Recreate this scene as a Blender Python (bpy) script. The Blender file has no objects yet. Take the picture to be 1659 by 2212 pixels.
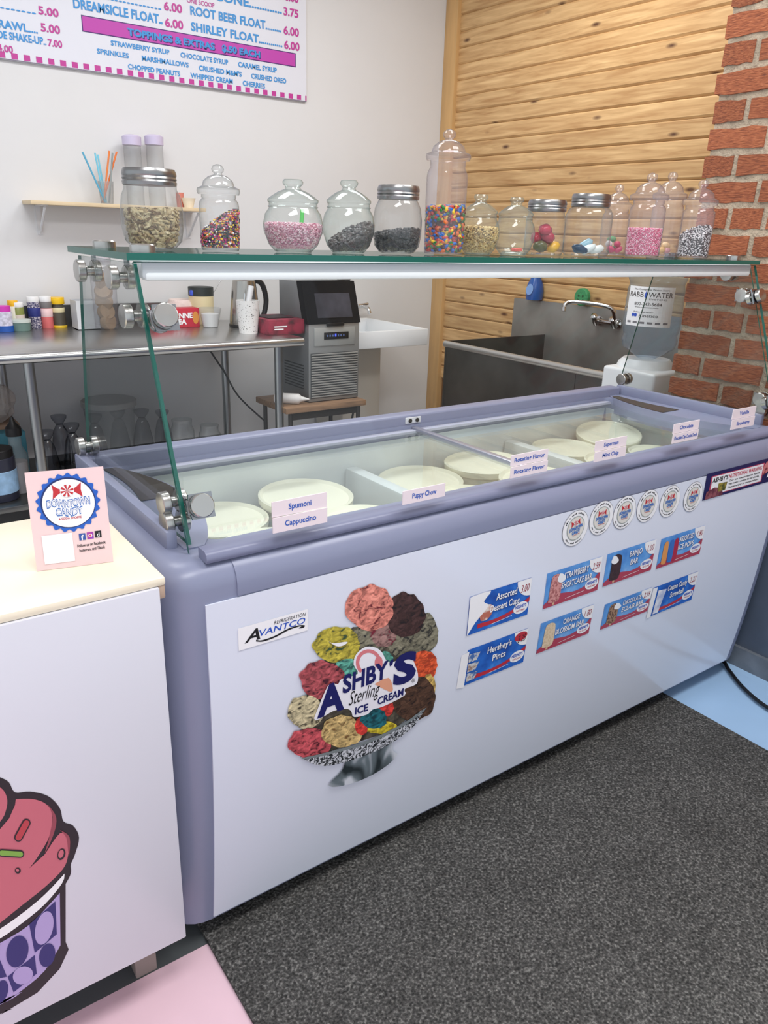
import bpy, bmesh, math, random
from mathutils import Vector, Matrix
random.seed(7)
SC = bpy.context.scene
COL = SC.collection

# ------------------------------------------------------------------ camera
F = 1650.0
CX, CY = 829.5, 1106.0
RM = ((0.8124895, -0.5821218, 0.03154391), (-0.1759785, -0.29648513, -0.93868426), (0.55578087, 0.75712005, -0.34333198))
CAM = Vector((-0.355, -1.05, 1.33))
R0, R1, R2 = Vector(RM[0]).normalized(), Vector(RM[1]).normalized(), Vector(RM[2]).normalized()
cd = bpy.data.cameras.new('camera'); cam = bpy.data.objects.new('camera', cd); COL.objects.link(cam)
cd.sensor_fit = 'VERTICAL'; cd.sensor_height = 36.0; cd.lens = F * 36.0 / 2212.0
cd.clip_start = 0.02
m = Matrix((R0, -R1, -R2)).transposed().to_4x4(); m.translation = CAM
cam.matrix_world = m
SC.camera = cam

# ------------------------------------------------------------------ light
w = bpy.data.worlds.new('world'); SC.world = w; w.use_nodes = True
w.node_tree.nodes['Background'].inputs[0].default_value = (0.86, 0.93, 1.0, 1)
w.node_tree.nodes['Background'].inputs[1].default_value = 1.15
def area(name, loc, sx, sy, e, col=(.985, .99, 1)):
    l = bpy.data.lights.new(name, 'AREA'); l.shape = 'RECTANGLE'; l.size = sx; l.size_y = sy; l.energy = e; l.color = col
    o = bpy.data.objects.new(name, l); o.location = loc; COL.objects.link(o); return o
area('ceiling_lamp', (-0.3, -0.9, 2.96), 1.2, 0.6, 34)
area('ceiling_lamp', (1.4, -0.7, 2.96), 1.2, 0.6, 34)
area('ceiling_lamp', (0.3, 1.35, 2.96), 1.2, 0.6, 31)
area('ceiling_lamp', (1.9, 1.5, 2.96), 1.2, 0.6, 31)
vs = SC.view_settings
vs.view_transform = 'Standard'; vs.look = 'None'; vs.exposure = -0.2; vs.gamma = 1.0; vs.use_curve_mapping = False
try:
    SC.cycles.transparent_max_bounces = 28
    SC.cycles.max_bounces = 8
except Exception:
    pass

# ------------------------------------------------------------------ measuring helpers
def ray(u, v):
    return R0 * ((u - CX) / F) + R1 * ((v - CY) / F) + R2
def at(u, v, ax, val):
    d = ray(u, v); return CAM + d * ((val - CAM[ax]) / d[ax])
def mpp(P):
    return (Vector(P) - CAM).dot(R2) / F
def xat(u, y, z):
    k = (u - CX) / F
    a = R0.x - k * R2.x
    b = (R0.y - k * R2.y) * (y - CAM.y) + (R0.z - k * R2.z) * (z - CAM.z)
    return CAM.x - b / a
def yf(z):                      # profile of the freezer front
    t = max(0.0, 0.62 - z) / 0.56
    return 0.044 * t ** 1.8
def panel(u, v):
    y = 0.0
    for _ in range(4):
        p = at(u, v, 1, y - 0.004); y = yf(p.z)
    return p

# ------------------------------------------------------------------ materials
def lin(c):
    return tuple(((x / 255) / 12.92 if x / 255 <= .04045 else ((x / 255 + .055) / 1.055) ** 2.4) for x in c)
MC = {}
def newmat(name):
    m = bpy.data.materials.new(name); m.use_nodes = True
    nt = m.node_tree; return m, nt, nt.nodes, nt.links, nt.nodes['Principled BSDF']
def M(name, c, rough=.5, metal=0.0, var=0.0, vscale=8, bump=0.0, bscale=60, spec=.5, emit=0, alpha=1, trans=0, vstretch=None):
    if name in MC: return MC[name]
    m, nt, N, L, b = newmat(name); l = lin(c)
    b.inputs['Base Color'].default_value = (*l, 1); b.inputs['Roughness'].default_value = rough
    b.inputs['Metallic'].default_value = metal; b.inputs['Specular IOR Level'].default_value = spec
    if trans: b.inputs['Transmission Weight'].default_value = trans
    if alpha < 1: b.inputs['Alpha'].default_value = alpha
    if emit:
        b.inputs['Emission Color'].default_value = (*l, 1); b.inputs['Emission Strength'].default_value = emit
    if var or bump:
        tc = N.new('ShaderNodeTexCoord'); mp = N.new('ShaderNodeMapping'); L.new(tc.outputs['Object'], mp.inputs[0])
        if vstretch: mp.inputs['Scale'].default_value = vstretch
    if var:
        n = N.new('ShaderNodeTexNoise'); n.inputs['Scale'].default_value = vscale; n.inputs['Detail'].default_value = 5
        L.new(mp.outputs[0], n.inputs['Vector'])
        r = N.new('ShaderNodeValToRGB'); r.color_ramp.elements[0].position = .3; r.color_ramp.elements[1].position = .7
        r.color_ramp.elements[0].color = (*[x * (1 - var) for x in l], 1); r.color_ramp.elements[1].color = (*[min(1, x * (1 + var)) for x in l], 1)
        L.new(n.outputs['Fac'], r.inputs[0]); L.new(r.outputs[0], b.inputs['Base Color'])
    if bump:
        n2 = N.new('ShaderNodeTexNoise'); n2.inputs['Scale'].default_value = bscale; n2.inputs['Detail'].default_value = 4
        L.new(mp.outputs[0], n2.inputs['Vector'])
        bp = N.new('ShaderNodeBump'); bp.inputs['Strength'].default_value = bump; bp.inputs['Distance'].default_value = .01
        L.new(n2.outputs['Fac'], bp.inputs['Height']); L.new(bp.outputs[0], b.inputs['Normal'])
    MC[name] = m; return m
def glass(name, tint=(1, 1, 1), edge=(.8, .85, .85), ior=1.45, rough=.0, haze=0.0, hazecol=(.8, .85, .88)):
    if name in MC: return MC[name]
    m, nt, N, L, b = newmat(name); N.remove(b); out = N['Material Output']
    t = N.new('ShaderNodeBsdfTransparent'); g = N.new('ShaderNodeBsdfGlossy'); g.inputs['Roughness'].default_value = rough
    lw = N.new('ShaderNodeLayerWeight'); lw.inputs['Blend'].default_value = .5
    p2 = N.new('ShaderNodeMath'); p2.operation = 'POWER'; p2.inputs[1].default_value = 3.0; L.new(lw.outputs['Facing'], p2.inputs[0])
    mx = N.new('ShaderNodeMix'); mx.data_type = 'RGBA'
    mx.inputs['A'].default_value = (*tint, 1); mx.inputs['B'].default_value = (*edge, 1)
    L.new(p2.outputs[0], mx.inputs['Factor']); L.new(mx.outputs['Result'], t.inputs[0])
    p5 = N.new('ShaderNodeMath'); p5.operation = 'POWER'; p5.inputs[1].default_value = 5.0; L.new(lw.outputs['Facing'], p5.inputs[0])
    fr = N.new('ShaderNodeMapRange'); fr.inputs['To Min'].default_value = ((ior - 1) / (ior + 1)) ** 2; fr.inputs['To Max'].default_value = .8; L.new(p5.outputs[0], fr.inputs[0])
    ms = N.new('ShaderNodeMixShader'); L.new(fr.outputs[0], ms.inputs[0]); L.new(t.outputs[0], ms.inputs[1]); L.new(g.outputs[0], ms.inputs[2])
    last = ms
    if haze:
        d = N.new('ShaderNodeBsdfDiffuse'); d.inputs[0].default_value = (*hazecol, 1)
        m2 = N.new('ShaderNodeMixShader'); m2.inputs[0].default_value = haze
        L.new(ms.outputs[0], m2.inputs[1]); L.new(d.outputs[0], m2.inputs[2]); last = m2
    L.new(last.outputs[0], out.inputs[0]); MC[name] = m; return m
def ramp_mat(name, stops, scale=6, stretch=(1, 1, 1), rough=.6, detail=6, dist=0, bump=0, metal=0, kind='noise', randobj=0.0):
    if name in MC: return MC[name]
    m, nt, N, L, b = newmat(name); b.inputs['Roughness'].default_value = rough; b.inputs['Metallic'].default_value = metal
    tc = N.new('ShaderNodeTexCoord'); mp = N.new('ShaderNodeMapping'); mp.inputs['Scale'].default_value = stretch
    L.new(tc.outputs['Object'], mp.inputs[0])
    if kind == 'noise':
        n = N.new('ShaderNodeTexNoise'); n.inputs['Scale'].default_value = scale; n.inputs['Detail'].default_value = detail; n.inputs['Distortion'].default_value = dist
        o = n.outputs['Fac']
    else:
        n = N.new('ShaderNodeTexVoronoi'); n.inputs['Scale'].default_value = scale; n.inputs['Randomness'].default_value = 1
        o = n.outputs['Color']
    L.new(mp.outputs[0], n.inputs['Vector'])
    if randobj:
        oi = N.new('ShaderNodeObjectInfo'); vm = N.new('ShaderNodeVectorMath'); vm.operation = 'SCALE'
        cx = N.new('ShaderNodeCombineXYZ'); 
        for i in range(3): L.new(oi.outputs['Random'], cx.inputs[i])
        L.new(cx.outputs[0], vm.inputs[0]); vm.inputs['Scale'].default_value = 37.0
        ad = N.new('ShaderNodeVectorMath'); ad.operation = 'ADD'; L.new(mp.outputs[0], ad.inputs[0]); L.new(vm.outputs[0], ad.inputs[1])
        L.new(ad.outputs[0], n.inputs['Vector'])
    r = N.new('ShaderNodeValToRGB')
    while len(r.color_ramp.elements) < len(stops): r.color_ramp.elements.new(.5)
    for e, (p, c) in zip(r.color_ramp.elements, stops):
        e.position = p; e.color = (*lin(c), 1)
    if kind != 'noise':
        r.color_ramp.interpolation = 'CONSTANT'
        sp = N.new('ShaderNodeSeparateColor'); L.new(o, sp.inputs[0]); o = sp.outputs[0]
    L.new(o, r.inputs[0]); colout = r.outputs[0]
    if randobj:
        hs = N.new('ShaderNodeHueSaturation'); mr = N.new('ShaderNodeMapRange')
        mr.inputs['To Min'].default_value = 1 - randobj; mr.inputs['To Max'].default_value = 1 + randobj
        L.new(oi.outputs['Random'], mr.inputs[0]); L.new(mr.outputs[0], hs.inputs['Value']); L.new(colout, hs.inputs['Color']); colout = hs.outputs[0]
    L.new(colout, b.inputs['Base Color'])
    if bump:
        bp = N.new('ShaderNodeBump'); bp.inputs['Strength'].default_value = bump; bp.inputs['Distance'].default_value = .004
        L.new(n.outputs['Fac' if kind == 'noise' else 'Distance'], bp.inputs['Height']); L.new(bp.outputs[0], b.inputs['Normal'])
    MC[name] = m; return m

WHITE = M('white_plain', (238, 238, 240), .45)
WALL = M('wall_paint', (222, 222, 223), .6, bump=.25, bscale=3.2, var=.02, vscale=2)
FGREY = M('freezer_grey', (134, 139, 164), .32)
FGREY2 = M('freezer_grey_lip', (126, 130, 156), .35)
FWHITE = M('freezer_white', (226, 230, 243), .14)
LINER = M('liner_white', (220, 226, 226), .4)
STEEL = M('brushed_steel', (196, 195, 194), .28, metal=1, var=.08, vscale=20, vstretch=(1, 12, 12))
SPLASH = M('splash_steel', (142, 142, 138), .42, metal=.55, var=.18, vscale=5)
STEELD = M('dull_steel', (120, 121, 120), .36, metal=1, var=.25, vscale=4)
CHROME = M('chrome', (205, 205, 205), .12, metal=1)
KNOB = M('knob_steel', (190, 188, 184), .25, metal=1)
BLACK = M('black_plastic', (22, 22, 24), .4)
DARK = M('opening_shade', (62, 54, 48), .7)
GLASS = glass('pane_glass', (.975, .985, .983), (.88, .93, .92), 1.3)
LIDGLASS = glass('lid_glass', (.97, .98, .98), (.85, .9, .92), 1.35, haze=.02)
SIDEGLASS = glass('side_pane_glass', (.88, .89, .89), (.7, .74, .74), 1.3)  # grey tint carries the dark interior reflections of the side panes
GEDGE = M('glass_edge_green', (14, 96, 84), .15)
JAR = glass('jar_glass', (.95, .96, .96), (.36, .40, .40), 1.62, haze=.04)  # haze here and in the next jars paints in their whitish reflections
JARP = glass('jar_plastic', (.95, .94, .96), (.42, .39, .42), 1.6, haze=.07, hazecol=(.9, .86, .9))
GREENJAR = glass('jar_glass_green', (.92, .96, .95), (.32, .42, .40), 1.65, haze=.06, hazecol=(.85, .93, .9))
PLAST = glass('clear_plastic', (.9, .9, .9), (.6, .6, .6), 1.4, haze=.12)

# ------------------------------------------------------------------ mesh helpers
ORG = {}
def finish(name, me, mats, parent, smooth, base=None):
    for mm in (mats if isinstance(mats, (list, tuple)) else [mats]): me.materials.append(mm)
    o = bpy.data.objects.new(name, me); COL.objects.link(o)
    if parent is not None:
        org = ORG[parent.name]; o.parent = parent
    else:
        if base is None and len(me.vertices):
            xs = [v.co.x for v in me.vertices]; ys = [v.co.y for v in me.vertices]; zs = [v.co.z for v in me.vertices]
            base = Vector(((min(xs) + max(xs)) / 2, (min(ys) + max(ys)) / 2, min(zs)))
        org = Vector(base); o.location = org
    me.transform(Matrix.Translation(-org)); ORG[o.name] = org
    if smooth:
        me.shade_smooth()
        if smooth is not True: me.set_sharp_from_angle(angle=math.radians(smooth))
    return o
def ob(name, V, Fc, mats, parent=None, smooth=None, mi=None):
    me = bpy.data.meshes.new(name); me.from_pydata([tuple(v) for v in V], [], Fc)
    if mi:
        for p, i in zip(me.polygons, mi): p.material_index = i
    me.update(); return finish(name, me, mats, parent, smooth)
def thing(name, label, cat, loc, group=None):
    o = bpy.data.objects.new(name, None); COL.objects.link(o); o.location = loc; o.empty_display_size = .05
    ORG[o.name] = Vector(loc); return tag(o, label, cat, group)
def tag(o, label=None, cat=None, group=None, kind=None):
    if label: o['label'] = label
    if cat: o['category'] = cat
    if group: o['group'] = group
    if kind: o['kind'] = kind
    return o
def boxg(x0, x1, y0, y1, z0, z1):
    V = [(x, y, z) for z in (z0, z1) for y in (y0, y1) for x in (x0, x1)]
    return V, [(0, 2, 3, 1), (4, 5, 7, 6), (0, 1, 5, 4), (2, 6, 7, 3), (0, 4, 6, 2), (1, 3, 7, 5)]
def box(name, x0, x1, y0, y1, z0, z1, mats, parent=None, bev=0.0, seg=2, rot=None, smooth=40):
    V, Fc = boxg(min(x0, x1), max(x0, x1), min(y0, y1), max(y0, y1), min(z0, z1), max(z0, z1))
    me = bpy.data.meshes.new(name); me.from_pydata(V, [], Fc)
    bm = bmesh.new(); bm.from_mesh(me)
    bmesh.ops.recalc_face_normals(bm, faces=bm.faces)
    if bev: bmesh.ops.bevel(bm, geom=bm.edges[:], offset=bev, segments=seg, profile=.5, affect='EDGES')
    if rot:
        c, ax, ang = rot; bmesh.ops.rotate(bm, cent=Vector(c), matrix=Matrix.Rotation(ang, 3, ax), verts=bm.verts)
    bm.to_mesh(me); bm.free(); return finish(name, me, mats, parent, smooth if bev else None)
def lathe(name, prof, cx, cy, z, mats, parent=None, n=32, cap=True, sq=0, axis=None, smooth=35, sx=1, sy=1, rot=0):
    V = []; Fc = []
    for (r, h) in prof:
        for i in range(n):
            a = 2 * math.pi * i / n + rot; c, s = math.cos(a), math.sin(a)
            k = 1.0
            if sq: k = 1 / (abs(c) ** sq + abs(s) ** sq) ** (1 / sq)
            V.append(Vector((r * k * c * sx, r * k * s * sy, h)))
    for j in range(len(prof) - 1):
        for i in range(n):
            a = j * n + i; b = j * n + (i + 1) % n; Fc.append((a, b, b + n, a + n))
    if cap:
        if prof[0][0] > 1e-5: Fc.append(tuple(range(n - 1, -1, -1)))
        if prof[-1][0] > 1e-5: Fc.append(tuple(range((len(prof) - 1) * n, len(prof) * n)))
    if axis is not None:
        q = Vector((0, 0, 1)).rotation_difference(Vector(axis)); V = [q @ v for v in V]
    V = [v + Vector((cx, cy, z)) for v in V]
    return ob(name, V, Fc, mats, parent, smooth)
def tubeg(path, r, n=10):
    P = [Vector(p) for p in path]; V = []; Fc = []
    up = Vector((.13, .29, .95))
    for i, p in enumerate(P):
        t = ((P[min(i + 1, len(P) - 1)] - P[max(i - 1, 0)])).normalized()
        if abs(t.dot(up)) > .98: up = Vector((.9, .3, .1))
        a = t.cross(up).normalized(); b = t.cross(a)
        rr = r[i] if isinstance(r, (list, tuple)) else r
        for k in range(n):
            th = 2 * math.pi * k / n; V.append(p + a * math.cos(th) * rr + b * math.sin(th) * rr)
    for i in range(len(P) - 1):
        for k in range(n):
            c = i * n + k; d = i * n + (k + 1) % n; Fc.append((c, d, d + n, c + n))
    Fc.append(tuple(range(n - 1, -1, -1))); Fc.append(tuple(range((len(P) - 1) * n, len(P) * n)))
    return V, Fc
def tube(name, path, r, mats, parent=None, n=10):
    V, Fc = tubeg(path, r, n); return ob(name, V, Fc, mats, parent, 50)
def join(gs):
    V = []; Fc = []
    for v, f in gs:
        k = len(V); V += list(v); Fc += [tuple(i + k for i in q) for q in f]
    return V, Fc
def bez(pts, n=8):        # Catmull-Rom through points
    P = [Vector(p) for p in pts]; out = []
    for i in range(len(P) - 1):
        a, b, c, d = P[max(i - 1, 0)], P[i], P[i + 1], P[min(i + 2, len(P) - 1)]
        for k in range(n):
            t = k / n
            out.append(.5 * ((2 * b) + (c - a) * t + (2 * a - 5 * b + 4 * c - d) * t * t + (3 * b - a - 3 * c + d) * t ** 3))
    out.append(P[-1]); return out

# ---- flat print: polygons laid on a surface given by a mapping (s,t,layer) -> world
from mathutils.geometry import tessellate_polygon
def poly(name, pts, mats, parent, off):
    P = [Vector(p) + off for p in pts]
    tr = tessellate_polygon([P]); return ob(name, P, [tuple(t) for t in tr], mats, parent)
def ring_pts(n=32):
    return [(math.cos(2 * math.pi * i / n), math.sin(2 * math.pi * i / n)) for i in range(n)]
TXT = {}
def textmesh(s, bold=0.0, shear=0.0):
    k = (s, bold, shear)
    if k in TXT: return TXT[k]
    c = bpy.data.curves.new('lettering', 'FONT'); c.body = s; c.size = 1.0; c.offset = bold; c.shear = shear; c.resolution_u = 3; c.fill_mode = 'FRONT'
    o = bpy.data.objects.new('lettering', c); COL.objects.link(o)
    dg = bpy.context.evaluated_depsgraph_get(); me = o.evaluated_get(dg).to_mesh()
    V = [(v.co.x, v.co.y) for v in me.vertices]; Fc = [tuple(p.vertices) for p in me.polygons]
    bpy.data.objects.remove(o); bpy.data.curves.remove(c)
    x0 = min(v[0] for v in V); x1 = max(v[0] for v in V)
    V = [((x - x0) / (x1 - x0), y / .71) for x, y in V]
    TXT[k] = (V, Fc); return TXT[k]
def text(s, fmap, mats, parent, bold=0.0, shear=0.0, name='lettering'):
    V, Fc = textmesh(s, bold, shear); return ob(name, [fmap(x, y) for x, y in V], Fc, mats, parent)
INK = lambda n, c, r=.45: M('print_' + n, c, r)

# ================================================================== SETTING
def struct(o): o['kind'] = 'structure'; return o
# floor with painted pink / blue zones and a grey zone under the counters
def floor_mat():
    m, nt, N, L, b = newmat('painted_floor'); b.inputs['Roughness'].default_value = .32
    tc = N.new('ShaderNodeTexCoord'); sx = N.new('ShaderNodeSeparateXYZ'); g = N.new('ShaderNodeNewGeometry'); L.new(g.outputs['Position'], sx.inputs[0])
    def gt(o, v):
        q = N.new('ShaderNodeMath'); q.operation = 'GREATER_THAN'; q.inputs[1].default_value = v; L.new(o, q.inputs[0]); return q.outputs[0]
    def lt(o, v):
        q = N.new('ShaderNodeMath'); q.operation = 'LESS_THAN'; q.inputs[1].default_value = v; L.new(o, q.inputs[0]); return q.outputs[0]
    def mul(a, c):
        q = N.new('ShaderNodeMath'); q.operation = 'MULTIPLY'; L.new(a, q.inputs[0]); L.new(c, q.inputs[1]); return q.outputs[0]
    n = N.new('ShaderNodeTexNoise'); n.inputs['Scale'].default_value = 6; n.inputs['Detail'].default_value = 6; L.new(g.outputs['Position'], n.inputs['Vector'])
    def mix(f, a, c2):
        q = N.new('ShaderNodeMix'); q.data_type = 'RGBA'; L.new(f, q.inputs['Factor'])
        for s, v in (('A', a), ('B', c2)):
            if isinstance(v, tuple): q.inputs[s].default_value = (*lin(v), 1)
            else: L.new(v, q.inputs[s])
        return q.outputs['Result']
    c = mix(gt(sx.outputs[0], .8), (240, 205, 216), (166, 200, 234))
    c = mix(mul(gt(sx.outputs[1], .043), lt(sx.outputs[0], .8)), c, (88, 92, 93))
    c = mix(gt(sx.outputs[1], .72), c, (214, 212, 210))  # unseen floor behind the counter, made pale to bounce light onto the back wall
    hs = N.new('ShaderNodeHueSaturation'); mr = N.new('ShaderNodeMapRange'); mr.inputs['To Min'].default_value = .9; mr.inputs['To Max'].default_value = 1.08
    L.new(n.outputs['Fac'], mr.inputs[0]); L.new(mr.outputs[0], hs.inputs['Value']); L.new(c, hs.inputs['Color']); L.new(hs.outputs[0], b.inputs['Base Color'])
    return m
struct(box('floor', -3.2, 3.2, -3.0, 3.1, -.05, 0, floor_mat()))
struct(box('wall_back', -3.2, 3.05, 3.0, 3.08, 0, 3.0, WALL))
struct(box('ceiling', -3.2, 3.1, -3.0, 3.1, 3.0, 3.06, M('ceiling_white', (235, 233, 228), .8)))
# wooden wall of horizontal boards
def pine():
    m, nt, N, L, b = newmat('pine_board'); b.inputs['Roughness'].default_value = .42
    tc = N.new('ShaderNodeTexCoord'); oi = N.new('ShaderNodeObjectInfo')
    cmb = N.new('ShaderNodeCombineXYZ'); mu = N.new('ShaderNodeMath'); mu.operation = 'MULTIPLY'; mu.inputs[1].default_value = 53
    L.new(oi.outputs['Random'], mu.inputs[0]); L.new(mu.outputs[0], cmb.inputs[1]); L.new(mu.outputs[0], cmb.inputs[0])
    ad = N.new('ShaderNodeVectorMath'); L.new(tc.outputs['Object'], ad.inputs[0]); L.new(cmb.outputs[0], ad.inputs[1])
    mp = N.new('ShaderNodeMapping'); mp.inputs['Scale'].default_value = (1, 1.6, 22); L.new(ad.outputs[0], mp.inputs[0])
    n = N.new('ShaderNodeTexNoise'); n.inputs['Scale'].default_value = 2.2; n.inputs['Detail'].default_value = 5; n.inputs['Distortion'].default_value = .6; L.new(mp.outputs[0], n.inputs['Vector'])
    r = N.new('ShaderNodeValToRGB'); r.color_ramp.elements[0].position = .25; r.color_ramp.elements[1].position = .75
    r.color_ramp.elements[0].color = (*lin((176, 130, 80)), 1); r.color_ramp.elements[1].color = (*lin((230, 192, 138)), 1)
    L.new(n.outputs['Fac'], r.inputs[0])
    mp2 = N.new('ShaderNodeMapping'); mp2.inputs['Scale'].default_value = (0, 3.2, 9); L.new(ad.outputs[0], mp2.inputs[0])
    vo = N.new('ShaderNodeTexVoronoi'); vo.inputs['Scale'].default_value = 1.25; L.new(mp2.outputs[0], vo.inputs['Vector'])
    kr = N.new('ShaderNodeValToRGB'); kr.color_ramp.elements[0].position = .05; kr.color_ramp.elements[1].position = .15
    kr.color_ramp.elements[0].color = (1, 1, 1, 1); kr.color_ramp.elements[1].color = (0, 0, 0, 1)
    L.new(vo.outputs['Distance'], kr.inputs[0])
    mx = N.new('ShaderNodeMix'); mx.data_type = 'RGBA'; mx.inputs['B'].default_value = (*lin((96, 62, 40)), 1)
    L.new(kr.outputs[0], mx.inputs['Factor']); L.new(r.outputs[0], mx.inputs['A'])
    hs = N.new('ShaderNodeHueSaturation'); mr = N.new('ShaderNodeMapRange'); mr.inputs['To Min'].default_value = .9; mr.inputs['To Max'].default_value = 1.08
    L.new(oi.outputs['Random'], mr.inputs[0]); L.new(mr.outputs[0], hs.inputs['Value']); L.new(mx.outputs['Result'], hs.inputs['Color'])
    L.new(hs.outputs[0], b.inputs['Base Color']); return m
PINE = pine()
wr = struct(box('wall_right', 2.985, 3.1, .3, 3.0, 0, 3.0, M('wood_backing', (120, 84, 48), .7)))
PITCH = .0841; z0 = 1.600 - PITCH * 14
def plank_geo(zb, y0, y1):
    x, d = 2.97, .009           # face and groove depth; bevelled lower edge
    pr = [(x + .02, zb + .001), (x + d, zb + .001), (x, zb + .011), (x, zb + PITCH - .007), (x + .004, zb + PITCH - .001), (x + .02, zb + PITCH - .001)]
    V = [(a, y, b) for y in (y0, y1) for a, b in pr]; n = len(pr)
    return V, [(i, (i + 1) % n, (i + 1) % n + n, i + n) for i in range(n)] + [tuple(range(n - 1, -1, -1)), tuple(range(n, 2 * n))]
for i in range(int((3.0 - z0) / PITCH)):
    V, Fc = plank_geo(z0 + i * PITCH, .45, 2.895)
    ob('plank', V, Fc, PINE, wr)
struct(box('trim_1', 2.945, 3.0, 2.89, 3.0, 0, 3.0, M('pine_trim', (205, 163, 108), .45, var=.14, vscale=3, vstretch=(6, 6, .8)), bev=.004))
# brick pier
BRK = ramp_mat('brick_clay', [(.25, (112, 62, 46)), (.5, (162, 92, 60)), (.75, (188, 118, 80))], 9, (1, 1, 2), .85, 8, .4, .8, randobj=.22)
MORT = M('mortar', (186, 170, 148), .95, var=.2, vscale=40, bump=1.0, bscale=90)
bw = struct(box('wall_brick', 1.978, 2.9, -1.9, .484, 0, 3.0, MORT))
bmeshes = []
for k in range(8):
    rr = random.Random(k); me = bpy.data.meshes.new('brick')
    bm = bmesh.new(); bmesh.ops.create_cube(bm, size=1.0)
    bmesh.ops.subdivide_edges(bm, edges=[e for e in bm.edges if abs(e.verts[0].co.y - e.verts[1].co.y) > .5], cuts=3)
    for v in bm.verts:
        e = Vector((rr.uniform(-.03, .03), rr.uniform(-.012, .012), rr.uniform(-.06, .06)))
        v.co += e
        if v.co.x < 0: v.co.y *= .97; v.co.z *= .94
    bm.to_mesh(me); bm.free(); me.materials.append(BRK); me.shade_smooth(); me.set_sharp_from_angle(angle=math.radians(35)); bmeshes.append(me)
rb = random.Random(3); CP = .0757; zc0 = .835 - 6 * CP
for i in range(0, 30):
    zc = zc0 + i * CP + CP / 2
    if zc < .40 or zc > 2.35: continue
    y = .497 + rb.uniform(-.012, .006)
    first = .10 if (i % 2) else .185
    k = 0
    while y > -.62:
        ln = first if k == 0 else (.2 if rb.random() < .8 else .1)
        o = bpy.data.objects.new('brick', bmeshes[rb.randrange(8)]); COL.objects.link(o)
        o.parent = bw; W = Vector((1.997 + rb.uniform(-.004, .004), y - ln / 2, zc))
        o.location = W - ORG[bw.name]; o.scale = (.05, ln, CP - .0155); o.rotation_euler = (rb.uniform(-.012, .012), 0, 0)
        y -= ln + .0145; k += 1
# dark lower covering of the pier
struct(box('wall_lower', 1.955, 1.975, -1.9, .5, 0.0, .66, M('lower_sheet', (92, 101, 116), .18, var=.2, vscale=3)))
struct(box('baseboard_right', 1.94, 1.955, -1.9, .5, 0, .07, M('base_strip', (110, 116, 124), .4, var=.3, vscale=14)))

# ================================================================== MAT
def carpet():
    m, nt, N, L, b = newmat('charcoal_carpet'); b.inputs['Roughness'].default_value = .95; b.inputs['Specular IOR Level'].default_value = .1
    g = N.new('ShaderNodeTexCoord'); n = N.new('ShaderNodeTexNoise'); n.inputs['Scale'].default_value = 190; n.inputs['Detail'].default_value = 4
    L.new(g.outputs['Object'], n.inputs['Vector'])
    n2 = N.new('ShaderNodeTexNoise'); n2.inputs['Scale'].default_value = 7; n2.inputs['Detail'].default_value = 6; L.new(g.outputs['Object'], n2.inputs['Vector'])
    r = N.new('ShaderNodeValToRGB'); r.color_ramp.elements[0].position = .33; r.color_ramp.elements[1].position = .7
    r.color_ramp.elements[0].color = (*lin((54, 54, 53)), 1); r.color_ramp.elements[1].color = (*lin((140, 139, 135)), 1)
    e = r.color_ramp.elements.new(.55); e.color = (*lin((92, 91, 89)), 1)
    L.new(n.outputs['Fac'], r.inputs[0])
    hs = N.new('ShaderNodeHueSaturation'); mr = N.new('ShaderNodeMapRange'); mr.inputs['To Min'].default_value = .7; mr.inputs['To Max'].default_value = 1.3
    L.new(n2.outputs['Fac'], mr.inputs[0]); L.new(mr.outputs[0], hs.inputs['Value']); L.new(r.outputs[0], hs.inputs['Color'])
    v = N.new('ShaderNodeTexVoronoi'); v.inputs['Scale'].default_value = 26; L.new(g.outputs['Object'], v.inputs['Vector'])
    vr = N.new('ShaderNodeValToRGB'); vr.color_ramp.elements[0].position = .03; vr.color_ramp.elements[1].position = .06
    vr.color_ramp.elements[0].color = (1, 1, 1, 1); vr.color_ramp.elements[1].color = (0, 0, 0, 1); L.new(v.outputs['Distance'], vr.inputs[0])
    mm = N.new('ShaderNodeMath'); mm.operation = 'MULTIPLY'; mm.inputs[1].default_value = .45; L.new(vr.outputs[0], mm.inputs[0])
    mx = N.new('ShaderNodeMix'); mx.data_type = 'RGBA'; mx.inputs['B'].default_value = (*lin((205, 200, 190)), 1); L.new(mm.outputs[0], mx.inputs['Factor']); L.new(hs.outputs[0], mx.inputs['A'])
    L.new(mx.outputs['Result'], b.inputs['Base Color'])
    bp = N.new('ShaderNodeBump'); bp.inputs['Strength'].default_value = .9; bp.inputs['Distance'].default_value = .006; L.new(n.outputs['Fac'], bp.inputs['Height']); L.new(bp.outputs[0], b.inputs['Normal'])
    return m
tag(box('floor_mat', .05, 1.582, -1.8, .1, 0.0, .009, carpet(), bev=.003), 'charcoal carpet mat on the floor in front of the freezer', 'mat')

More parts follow.
